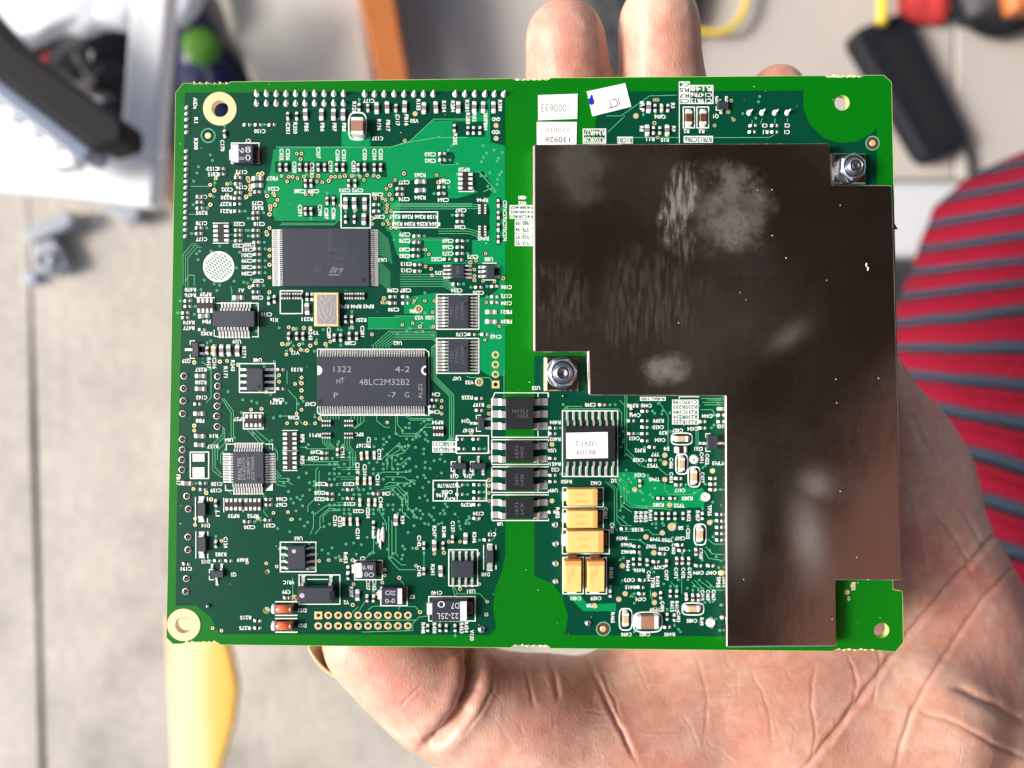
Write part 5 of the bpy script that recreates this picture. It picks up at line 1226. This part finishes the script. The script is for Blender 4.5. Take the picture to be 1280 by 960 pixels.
for q in ([(476, 575), (497, 556), (500, 553)], [(484, 587), (484, 572), (500, 562), (500, 554)], [(490, 587), (490, 570), (505, 566), (513, 556)], [(495, 581), (500, 581), (512, 571)], [(474, 592), (479, 590), (510, 590), (514, 586)], [(482, 596), (505, 596), (510, 600), (518, 600)], [(482, 606), (486, 603), (512, 604), (520, 600)],
          [(476, 612), (495, 609), (507, 622), (507, 630), (518, 644)], [(478, 616), (492, 613), (503, 626), (503, 640), (512, 648)], [(480, 609), (497, 606), (510, 620), (510, 634), (520, 645)], [(486, 645), (486, 698), (499, 712), (520, 712)], [(490, 650), (490, 696), (502, 706), (508, 706)], [(467, 660), (467, 688), (457, 698)], [(495, 658), (495, 691), (498, 696)], [(472, 612), (475, 640), (483, 654), (483, 664)],
          [(388, 668), (392, 658), (392, 644), (408, 632), (425, 632)], [(394, 667), (400, 660), (400, 646), (412, 635), (424, 637)], [(404, 653), (404, 645), (412, 638), (424, 638)], [(385, 640), (385, 632), (395, 622), (395, 587), (398, 584)], [(399, 622), (399, 588)], [(366, 585), (378, 574), (392, 577), (424, 577)], [(376, 581), (424, 581), (424, 586)], [(372, 559), (381, 559), (384, 561), (411, 561)],
          [(366, 722), (366, 760)], [(238, 233), (262, 233)], [(268, 224), (268, 238)], [(236, 268), (246, 268)], [(252, 452), (264, 460), (264, 497), (258, 503)], [(258, 462), (265, 462)], [(280, 498), (292, 514), (292, 547), (286, 552)], [(277, 497), (289, 516), (289, 548)], [(276, 531), (281, 536), (281, 546), (268, 558)], [(279, 534), (279, 543), (265, 556)],
          [(266, 560), (266, 588), (276, 596), (281, 596)], [(269, 560), (269, 584), (277, 593)], [(272, 575), (272, 563), (283, 552)], [(276, 580), (276, 568), (283, 560)], [(309, 537), (318, 546), (325, 555)], [(314, 537), (332, 556)], [(319, 537), (337, 552), (337, 560)], [(343, 560), (347, 565), (347, 574), (341, 578)], [(343, 585), (352, 596)], [(343, 589), (350, 598), (362, 598)], [(343, 593), (349, 602), (360, 602), (366, 606)], [(343, 597), (347, 606), (358, 608)],
          [(330, 616), (330, 640), (335, 646)], [(327, 646), (320, 652)], [(283, 610), (290, 618)], [(350, 520), (370, 520), (378, 530), (388, 530)], [(359, 463), (359, 480)], [(360, 487), (371, 499), (371, 516)], [(232, 352), (236, 344), (243, 344), (243, 358)],
          [(299, 376), (290, 376)], [(288, 358), (290, 362), (290, 378)], [(566, 735), (569, 745), (571, 742), (600, 742), (608, 751)], [(567, 732), (572, 742)], [(530, 676), (530, 708)], [(498, 722), (505, 730), (505, 738)], [(510, 758), (519, 758), (525, 765)], [(460, 762), (466, 758), (478, 757)], [(440, 766), (448, 758)], [(449, 763), (456, 752)], [(498, 762), (501, 756)], [(535, 770), (524, 771), (516, 779), (516, 788), (452, 790)], [(441, 775), (520, 775)],
          [(620, 660), (618, 672), (614, 676)], [(630, 462), (630, 505)], [(583, 470), (588, 472), (612, 472), (616, 478)], [(758, 145), (776, 145), (812, 120), (846, 119)], [(760, 165), (781, 145)], [(791, 172), (849, 172)], [(891, 172), (962, 172), (968, 168)], [(940, 150), (940, 155)], [(953, 148), (950, 155)], [(969, 148), (968, 155)], [(984, 148), (984, 153)],
          [(702, 514), (708, 508), (728, 508)], [(781, 494), (781, 565), (800, 582)], [(783.5, 494), (783.5, 562), (802, 580)], [(774, 500), (782, 508)], [(706, 511), (773, 511), (777, 516), (777, 530)], [(820, 496), (835, 520), (835, 558)], [(870, 532), (870, 560)], [(872.5, 532), (872.5, 562), (876, 566)], [(876, 512), (890, 512), (896, 522), (896, 534)], [(831, 603), (831, 612), (836, 618), (866, 618), (878, 610)], [(802, 582), (808, 584), (822, 584), (834, 594)],
          [(757, 602), (768, 612), (768, 658), (772, 664)], [(761, 602), (771, 611), (771, 650), (776, 657), (790, 657)], [(765, 598), (776, 608), (776, 630), (783, 636), (790, 640)], [(768, 596), (780, 606), (780, 628), (788, 634), (830, 636), (840, 637)], [(771, 594), (783, 604), (783, 626), (790, 632), (829, 633)], [(775, 664), (800, 664), (810, 662), (816, 668), (826, 668)], [(770, 673), (800, 675), (806, 680), (820, 682)],
          [(884, 673), (892, 680), (908, 680)], [(882, 683), (890, 692), (908, 694)], [(880, 688), (886, 698), (900, 700), (908, 710)], [(884, 500), (908, 500)], [(878, 503), (908, 503)], [(880, 506), (908, 506)], [(876, 498), (908, 498)], [(852, 718), (852, 742)], [(838, 727), (847, 736)], [(864, 727), (872, 735), (880, 735)], [(868, 725), (880, 737)], [(876, 727), (890, 737), (906, 738)], [(882, 725), (892, 734), (906, 734)],
          [(813, 737), (813, 745), (817, 752)], [(772, 645), (784, 655)], [(786, 746), (795, 746)]):
    trace(q, 0.18)
for y in (572, 584, 596, 604, 628): 
    for k in range(2): trace([(420 + k * 6, y + k * 3), (446, y + k * 3)], 0.12)
# edge loops around pours
trace([(345, 184), (488, 184), (512, 177), (542, 149), (583, 149)], 0.2); trace([(500, 180), (546, 172), (584, 172)], 0.2); trace([(344, 252), (344, 275), (350, 275)], 0.12); trace([(352, 279), (420, 279)], 0.15); trace([(350, 281), (418, 281), (422, 276)], 0.15)
trace([(493, 395), (546, 395)]); trace([(460, 411), (546, 411)]); trace([(460, 397), (500, 397)], 0.12)
trace([(598, 214), (616, 234), (618, 238)], 0.25); trace([(548, 192), (551, 206), (568, 206)], 0.2); trace([(604, 240), (612, 236), (616, 240)], 0.2)
tr.make('copper_traces', board, kind='stuff')
# ---- vias
gv = [(371, 192), (377, 192), (376, 199), (352, 220), (361, 221), (366, 221), (372, 223), (380, 221), (359, 227), (390, 220), (398, 220), (396, 227), (403, 228), (411, 226), (414, 221), (419, 221), (425, 221), (431, 220), (440, 220), (450, 221), (459, 219), (455, 225), (467, 220), (473, 221), (382, 243), (390, 243), (426, 257), (444, 262), (456, 262), (469, 248), (478, 248), (483, 236), (488, 232), (494, 225), (487, 243), (484, 256), (482, 250), (484, 260), (489, 264), (483, 265), (490, 249), (465, 273), (465, 280), (484, 276), (479, 280), (486, 280), (489, 285), (495, 285),
      (343, 244), (347, 250), (344, 256), (338, 258), (338, 262), (337, 268), (334, 245), (342, 242), (337, 285), (334, 293), (333, 290), (337, 312), (337, 320), (337, 331), (337, 347), (337, 365), (312, 359), (270, 223), (263, 231), (268, 238), (263, 244), (284, 230), (263, 256), (296, 219), (311, 226), (310, 223), (313, 232), (313, 237), (313, 243), (308, 246), (323, 218), (328, 217), (284, 244), (506, 176), (554, 225), (505, 217), (546, 219), (548, 228), (532, 312), (536, 318), (532, 333), (539, 336), (540, 344), (543, 376), (531, 376), (518, 376), (541, 390), (503, 406), (516, 404), (525, 408), (542, 408), (588, 328), (595, 326), (593, 337), (593, 345), (593, 350), (604, 351), (618, 352), (629, 348), (607, 317), (624, 408), (608, 378), (606, 425),
      (361, 409), (367, 411), (380, 410), (388, 410), (353, 430), (360, 430), (374, 431), (388, 432), (376, 437), (384, 438), (364, 437), (395, 429), (407, 430), (413, 427), (440, 409), (465, 418), (480, 373), (478, 378), (485, 378), (358, 443), (377, 472), (377, 479), (369, 480), (377, 488), (377, 497), (377, 512), (359, 529), (371, 529), (382, 529), (394, 529), (400, 523), (371, 517), (484, 528), (552, 501), (552, 509), (552, 517), (243, 453), (284, 451), (275, 452), (298, 456), (314, 512), (327, 511), (349, 469), (349, 477), (333, 490), (243, 532), (243, 538), (242, 611), (258, 616), (264, 624), (244, 648), (244, 656), (277, 676), (346, 708), (309, 703), (333, 704), (399, 701), (411, 700), (426, 700), (441, 700), (481, 712), (481, 719), (478, 728), (499, 722), (525, 765), (442, 730), (472, 742), (441, 756), (322, 647), (342, 641), (365, 649), (360, 640), (366, 780), (575, 677), (561, 677), (543, 692), (555, 691), (520, 707), (521, 685), (598, 692), (599, 730), (575, 736), (609, 752), (608, 768), (266, 785), (277, 788), (613, 572), (611, 565), (611, 600), (611, 607), (611, 616), (611, 626), (589, 541), (611, 508), (611, 517), (917, 150), (893, 157), (914, 126), (818, 125), (822, 125), (910, 140), (822, 172), (818, 154)]
for x, y in gv: gvia(x, y, 0.35 if random.random() < 0.7 else 0.41)
# regular via fields and scattered ones
for yy in (580, 586, 592, 599, 605, 612, 618, 631, 637, 642, 655):
    for xx in np.arange(412, 502, 6.1):
        if random.random() < 0.62 and all(math.hypot(xx - a_[0], yy - a_[1]) > 6.5 for a_ in occupied): tvia(xx, yy)
def scatter(x0, y0, x1, y1, n):
    k = 0
    for _ in range(n * 6):
        if k >= n: break
        x, y = random.uniform(x0, x1), random.uniform(y0, y1)
        if all(math.hypot(x - a_[0], y - a_[1]) > a_[2] + 1.5 for a_ in occupied): tvia(x, y); occupied.append((x, y, 2.2)); k += 1
scatter(500, 524, 560, 660, 75); scatter(345, 590, 410, 700, 30); scatter(410, 665, 520, 700, 22); scatter(280, 440, 400, 560, 26); scatter(240, 300, 330, 440, 26); scatter(540, 180, 630, 240, 10); scatter(520, 640, 600, 690, 16); scatter(420, 530, 510, 580, 26)
scatter(774, 500, 905, 790, 90); scatter(690, 500, 780, 600, 14); scatter(890, 118, 1000, 150, 5); scatter(240, 190, 290, 300, 10); scatter(600, 190, 631, 240, 12); scatter(480, 360, 545, 425, 12); scatter(345, 395, 460, 440, 20)
for i_, (x, y, o, k) in enumerate(CLEAR):
    px_, py_ = to_px(np.array([[x, y, 0.0]]))[0]
    if not (335 < px_ < 632 and 118 < py_ < 350) and not (772 < px_ < 880 and 590 < py_ < 636): continue
    a_, b__ = (1.15, 0.5) if k in 'abe' else (1.5, 0.65)
    if o == 'v': a_, b__ = b__, a_
    z_ = 0.050 + (i_ % 40) * 0.00006
    via.add([(x - a_, y - b__ * 0.6, z_), (x - a_ * 0.7, y - b__, z_), (x + a_ * 0.7, y - b__, z_), (x + a_, y - b__ * 0.6, z_), (x + a_, y + b__ * 0.6, z_), (x + a_ * 0.7, y + b__, z_), (x - a_ * 0.7, y + b__, z_), (x - a_, y + b__ * 0.6, z_)], [tuple(range(8))], 'dark')
via.make('tented_vias', board, kind='stuff')
pads.make('gold_vias', board, kind='stuff')
# extra short routes to make the copper dense
silk.make('silkscreen_print', board)
dm = MB(); rd = random.Random(5)
for _ in range(260):
    x, y = rd.uniform(225, 1110), rd.uniform(105, 800); c = P(x, y)
    if to_px(np.array([[c[0], c[1], 0]])) is not None: dm.lathe(c[0], c[1], [(rd.uniform(0.03, 0.09), 0.10), (0.02, 0.13)], 'label', 5, sx=rd.uniform(0.6, 2.2), rot=rd.random() * 3)
dm.make('dust_specks', board, kind='stuff')

# ---- stickers on the board
def sticker(pts, texts, extra=0.0):
    q = [P(x, y, 0.1) for x, y in pts]; c = sum(q) / len(q); b = MB(); n = len(q)
    b.add([(p[0] - c[0], p[1] - c[1], 0.17) for p in q] + [(p[0] - c[0], p[1] - c[1], 0.08) for p in q], [tuple(range(n))] + [(i, i + n, (i + 1) % n + n, (i + 1) % n) for i in range(n)], 'label')
    o = b.make('paper_sticker', board, (c[0] * MM, c[1] * MM, 0)); t = MB()
    for px_, py_, s, h, L, mm_ in texts: text(t, px_, py_, s, 'u', h=h, length=L, z=0.185, m=mm_, bold=0.0, extra=extra)
    t.v = [(v[0] - c[0], v[1] - c[1], v[2]) for v in t.v]; t.make('printed_characters', o); return o
o = sticker([(672.5, 119), (722, 117.3), (721.5, 148.5), (672.8, 150.5)], [(694, 135, '-000633', 1.6, 5.6, 'inkg')]); o['label'] = 'white sticker with stamped grey digits'
o = sticker([(671, 152.5), (721, 152.5), (720.5, 181), (671, 181)], [(697, 162.5, '220010', 1.0, 4.9, 'inkg'), (697, 174.5, '130926', 1.1, 4.9, 'ink')]); o['label'] = 'white sticker with two rows of digits, partly under the shield'
o = sticker([(733.5, 114.5), (781.5, 104), (789, 133.5), (740.5, 145.5)], [(767.5, 129, 'ICT', 1.7, 2.3, 'ink')], extra=math.radians(14)); o['label'] = 'tilted white sticker printed ICT with a blue ink spot'
b = MB(); q0 = np.array(o.location) / MM
bl = [P(x, y, 0.1) for x, y in ((738.5, 118.5), (740.5, 119), (741.5, 123), (743, 127), (742, 130.5), (739, 131.5), (736.3, 130), (735.6, 124), (737.5, 122))]
b.add([(p[0] - q0[0], p[1] - q0[1], 0.19) for p in bl], [tuple(range(len(bl)))], 'blue'); b.make('ink_spot', o)

# ---- metal shield
def shield_mat():
    m = mat('tin_plate', (0.62, 0.56, 0.51), 0.16, metal=1.0)
    n = m.node_tree; b = n.nodes['Principled BSDF']; tc = n.nodes.new('ShaderNodeTexCoord')
    def noise_(s, det=5, sc=(1, 1, 1), rot=0):
        mp = n.nodes.new('ShaderNodeMapping'); mp.inputs['Scale'].default_value = sc; mp.inputs['Rotation'].default_value = (0, 0, rot)
        a = n.nodes.new('ShaderNodeTexNoise'); a.inputs['Scale'].default_value = s; a.inputs['Detail'].default_value = det
        n.links.new(tc.outputs['Object'], mp.inputs['Vector']); n.links.new(mp.outputs[0], a.inputs['Vector']); return a.outputs[0]
    def mth(op, a, b_=None, c=None):
        x = n.nodes.new('ShaderNodeMath'); x.operation = op; x.use_clamp = False
        for i, v in enumerate((a, b_, c)):
            if v is None: continue
            if isinstance(v, (int, float)): x.inputs[i].default_value = v
            else: n.links.new(v, x.inputs[i])
        return x.outputs[0]
    sepn = n.nodes.new('ShaderNodeSeparateXYZ'); n.links.new(tc.outputs['Object'], sepn.inputs[0])
    fine = noise_(420, 6, (1, 0.35, 1), 0.25); mid = noise_(140, 7); grain = noise_(900, 6); soft = noise_(32, 3); streak = noise_(1500, 4, (1, 0.16, 1), 0.3)
    tot = None
    # smudges, and soft blobs painting blurred reflections: x,y px, radii px, rotation deg, strength, streaky
    for x, y, rx, ry, rot, k, st in ((852, 255, 28, 52, -12, 1.0, 1), (905, 262, 66, 62, 20, 0.75, 0), (720, 215, 52, 46, 0, 0.28, 0), (835, 462, 34, 26, 10, 0.8, 0), (985, 420, 34, 16, 35, 0.45, 2), (1020, 606, 28, 24, -20, 0.75, 2), (1012, 675, 28, 68, 10, 0.85, 2), (925, 660, 26, 72, 0, 0.5, 2), (700, 380, 55, 60, 20, 0.22, 1), (800, 380, 90, 70, 0, 0.16, 1), (860, 305, 18, 30, -15, 0.4, 1)):
        c = P(x, y, 3.2) * MM; r1, r2 = rx * 0.156 * MM, ry * 0.156 * MM; a = math.radians(rot)
        dx = mth('SUBTRACT', sepn.outputs[0], float(c[0])); dy = mth('SUBTRACT', sepn.outputs[1], float(c[1]))
        u_ = mth('DIVIDE', mth('ADD', mth('MULTIPLY', dx, math.cos(a)), mth('MULTIPLY', dy, math.sin(a))), r1)
        v3 = mth('DIVIDE', mth('ADD', mth('MULTIPLY', dx, -math.sin(a)), mth('MULTIPLY', dy, math.cos(a))), r2)
        d2 = mth('ADD', mth('MULTIPLY', u_, u_), mth('MULTIPLY', v3, v3))
        d2 = mth('ADD', d2, mth('MULTIPLY', mth('SUBTRACT', soft, 0.5), 1.6)) if st == 2 else mth('ADD', d2, mth('ADD', mth('MULTIPLY', mth('SUBTRACT', mid, 0.5), 2.6), mth('MULTIPLY', mth('SUBTRACT', grain, 0.5), 1.2)))
        g = mth('MINIMUM', mth('MAXIMUM', mth('SUBTRACT', 1.15, d2), 0.0), 1.0)
        g = mth('MULTIPLY', g, g) if st != 2 else mth('POWER', 2.718, mth('MULTIPLY', d2, -1.6))
        if st == 2: g = mth('MULTIPLY', g, mth('ADD', 0.7, mth('MULTIPLY', grain, 0.2)))
        elif st: g = mth('MULTIPLY', g, mth('MINIMUM', mth('MAXIMUM', mth('MULTIPLY', mth('SUBTRACT', streak, 0.38), 4.5), 0.1), 1.0))
        else: g = mth('MULTIPLY', g, mth('ADD', 0.35, mth('MULTIPLY', grain, 0.9)))
        g = mth('MULTIPLY', g, k); tot = g if tot is None else mth('MAXIMUM', tot, g)
    base = mth('MULTIPLY', mth('MAXIMUM', mth('SUBTRACT', mth('ADD', mth('MULTIPLY', soft, 0.8), mth('MULTIPLY', grain, 0.2)), 0.46), 0.0), 0.5)
    film = mth('MINIMUM', mth('ADD', tot, base), 1.0)
    # grease film and painted soft reflections: a thin rough milky layer over bright tin
    b.inputs['Roughness'].default_value = 0.15
    n.links.new(mth('ADD', 0.14, mth('MULTIPLY', film, 0.25)), b.inputs['Roughness'])
    df = n.nodes.new('ShaderNodeBsdfDiffuse'); df.inputs[0].default_value = (0.42, 0.40, 0.38, 1)
    ms = n.nodes.new('ShaderNodeMixShader'); n.links.new(mth('MULTIPLY', film, 0.30), ms.inputs[0]); n.links.new(b.outputs[0], ms.inputs[1]); n.links.new(df.outputs[0], ms.inputs[2])
    n.links.new(ms.outputs[0], n.nodes['Material Output'].inputs[0])
    bp = n.nodes.new('ShaderNodeBump'); bp.inputs['Distance'].default_value = 0.0006; bp.inputs['Strength'].default_value = 0.25; n.links.new(noise_(45, 3), bp.inputs['Height'])
    bp2 = n.nodes.new('ShaderNodeBump'); bp2.inputs['Distance'].default_value = 0.00005; bp2.inputs['Strength'].default_value = 0.3; n.links.new(fine, bp2.inputs['Height']); n.links.new(bp.outputs[0], bp2.inputs['Normal'])
    n.links.new(bp2.outputs[0], b.inputs['Normal'])
    return m
M['shield'] = shield_mat()
sh_pts = [(666, 180), (1037, 178.5), (1040.5, 230.5), (1115.5, 231), (1117.5, 283), (1128.5, 726), (1045.5, 726), (1046.5, 808.5), (908, 810), (906.5, 495.5), (735.5, 494.5), (734, 440.5), (666.5, 440.5)]
sh = slab('metal_shield', sh_pts, 3.2, 3.1, M['shield'], parent=board, bev=0.42, seg=3)
for p in sh.data.polygons: p.use_smooth = False
sh['label'] = 'stepped tin plated shield with smudges'
b = MB(); c = P(1117.8, 284, 2.6); b.add([(c[0] - 0.2, c[1] + 0.9, 2.3), (c[0] + 0.75, c[1] - 0.35, 2.4), (c[0] - 0.2, c[1] - 0.5, 2.3), (c[0] - 0.2, c[1] + 0.9, 2.8), (c[0] + 0.75, c[1] - 0.35, 2.6), (c[0] - 0.2, c[1] - 0.5, 2.8)], [(0, 2, 1), (3, 4, 5), (0, 1, 4, 3), (1, 2, 5, 4)], M['shield']); b.make('edge_burr', sh)
rs = random.Random(3); b = MB()
for _ in range(26):
    x, y = rs.uniform(690, 1100), rs.uniform(200, 780)
    if (x < 910 and y > 490) or (x < 740 and y > 440): continue
    c = P(x, y, 3.2); b.lathe(c[0], c[1], [(0.09, 3.2), (0.05, 3.27)], 'silk', 6, sx=rs.uniform(0.7, 1.6))
for x, y in ((1083, 331), (1085, 336)): c = P(x, y, 3.2); b.lathe(c[0], c[1], [(0.25, 3.2), (0.1, 3.27)], 'silk', 6, sx=0.7, sy=1.8)
b.make('dust_specks', sh, kind='stuff')
# grounding tabs with nut and screw
for (x0, y0, x1, y1, nx, ny, rot, r) in ((682, 446.5, 723.5, 489, 702.5, 466, 0.1, 3.0), (1041, 191, 1084, 229.5, 1066, 208.5, 0.45, 2.75)):
    a = P(x0, y1, 1.4); c = P(x1, y0, 1.4); cx_, cy_ = (a[0] + c[0]) / 2, (a[1] + c[1]) / 2; hw, hh = (c[0] - a[0]) / 2, (c[1] - a[1]) / 2
    b = MB(); b.box(-hw, hw, -hh, hh, 0.1, 1.3, M['shield'], 0.3); o = b.make('grounding_tab', board, (cx_ * MM, cy_ * MM, 0))
    b = MB(); b.box(-hw - 0.28, -hw - 0.02, -hh, hh, 0.08, 0.9, 'gold', 0.08); b.make('left_edge_strip', o)  # gold strip along the left edge of the tab
    n0 = P(nx, ny, 3.0); dx, dy = n0[0] - cx_, n0[1] - cy_
    b = MB(); b.lathe(dx, dy, [(r * 1.04, 1.3), (r * 1.04, 1.55), (r * 0.98, 1.62)], 'nut', 32, smooth=False); b.make('washer', o)
    b = MB(); b.lathe(dx, dy, [(r * 1.0, 1.62), (r * 1.0, 3.2), (r * 0.86, 3.55), (r * 0.58, 3.56), (r * 0.5, 3.3)], 'nut', 6, smooth=False, rot=rot, cap=False); b.lathe(dx, dy, [(r * 0.84, 3.5), (r * 0.8, 3.68), (r * 0.56, 3.68), (r * 0.5, 3.1)], 'nut', 32, cap=False); b.make('hex_nut', o)
    b = MB(); b.lathe(dx, dy, [(r * 0.5, 1.6), (r * 0.5, 4.0), (r * 0.42, 4.25), (r * 0.28, 4.28), (r * 0.22, 4.1)], 'nut', 24)
    for k in range(6): zz = 3.7 + k * 0.09; b.lathe(dx, dy, [(r * 0.5, zz - 0.03), (r * 0.525, zz), (r * 0.5, zz + 0.03)], 'nut', 24, cap=False)
    b.make('screw', o)
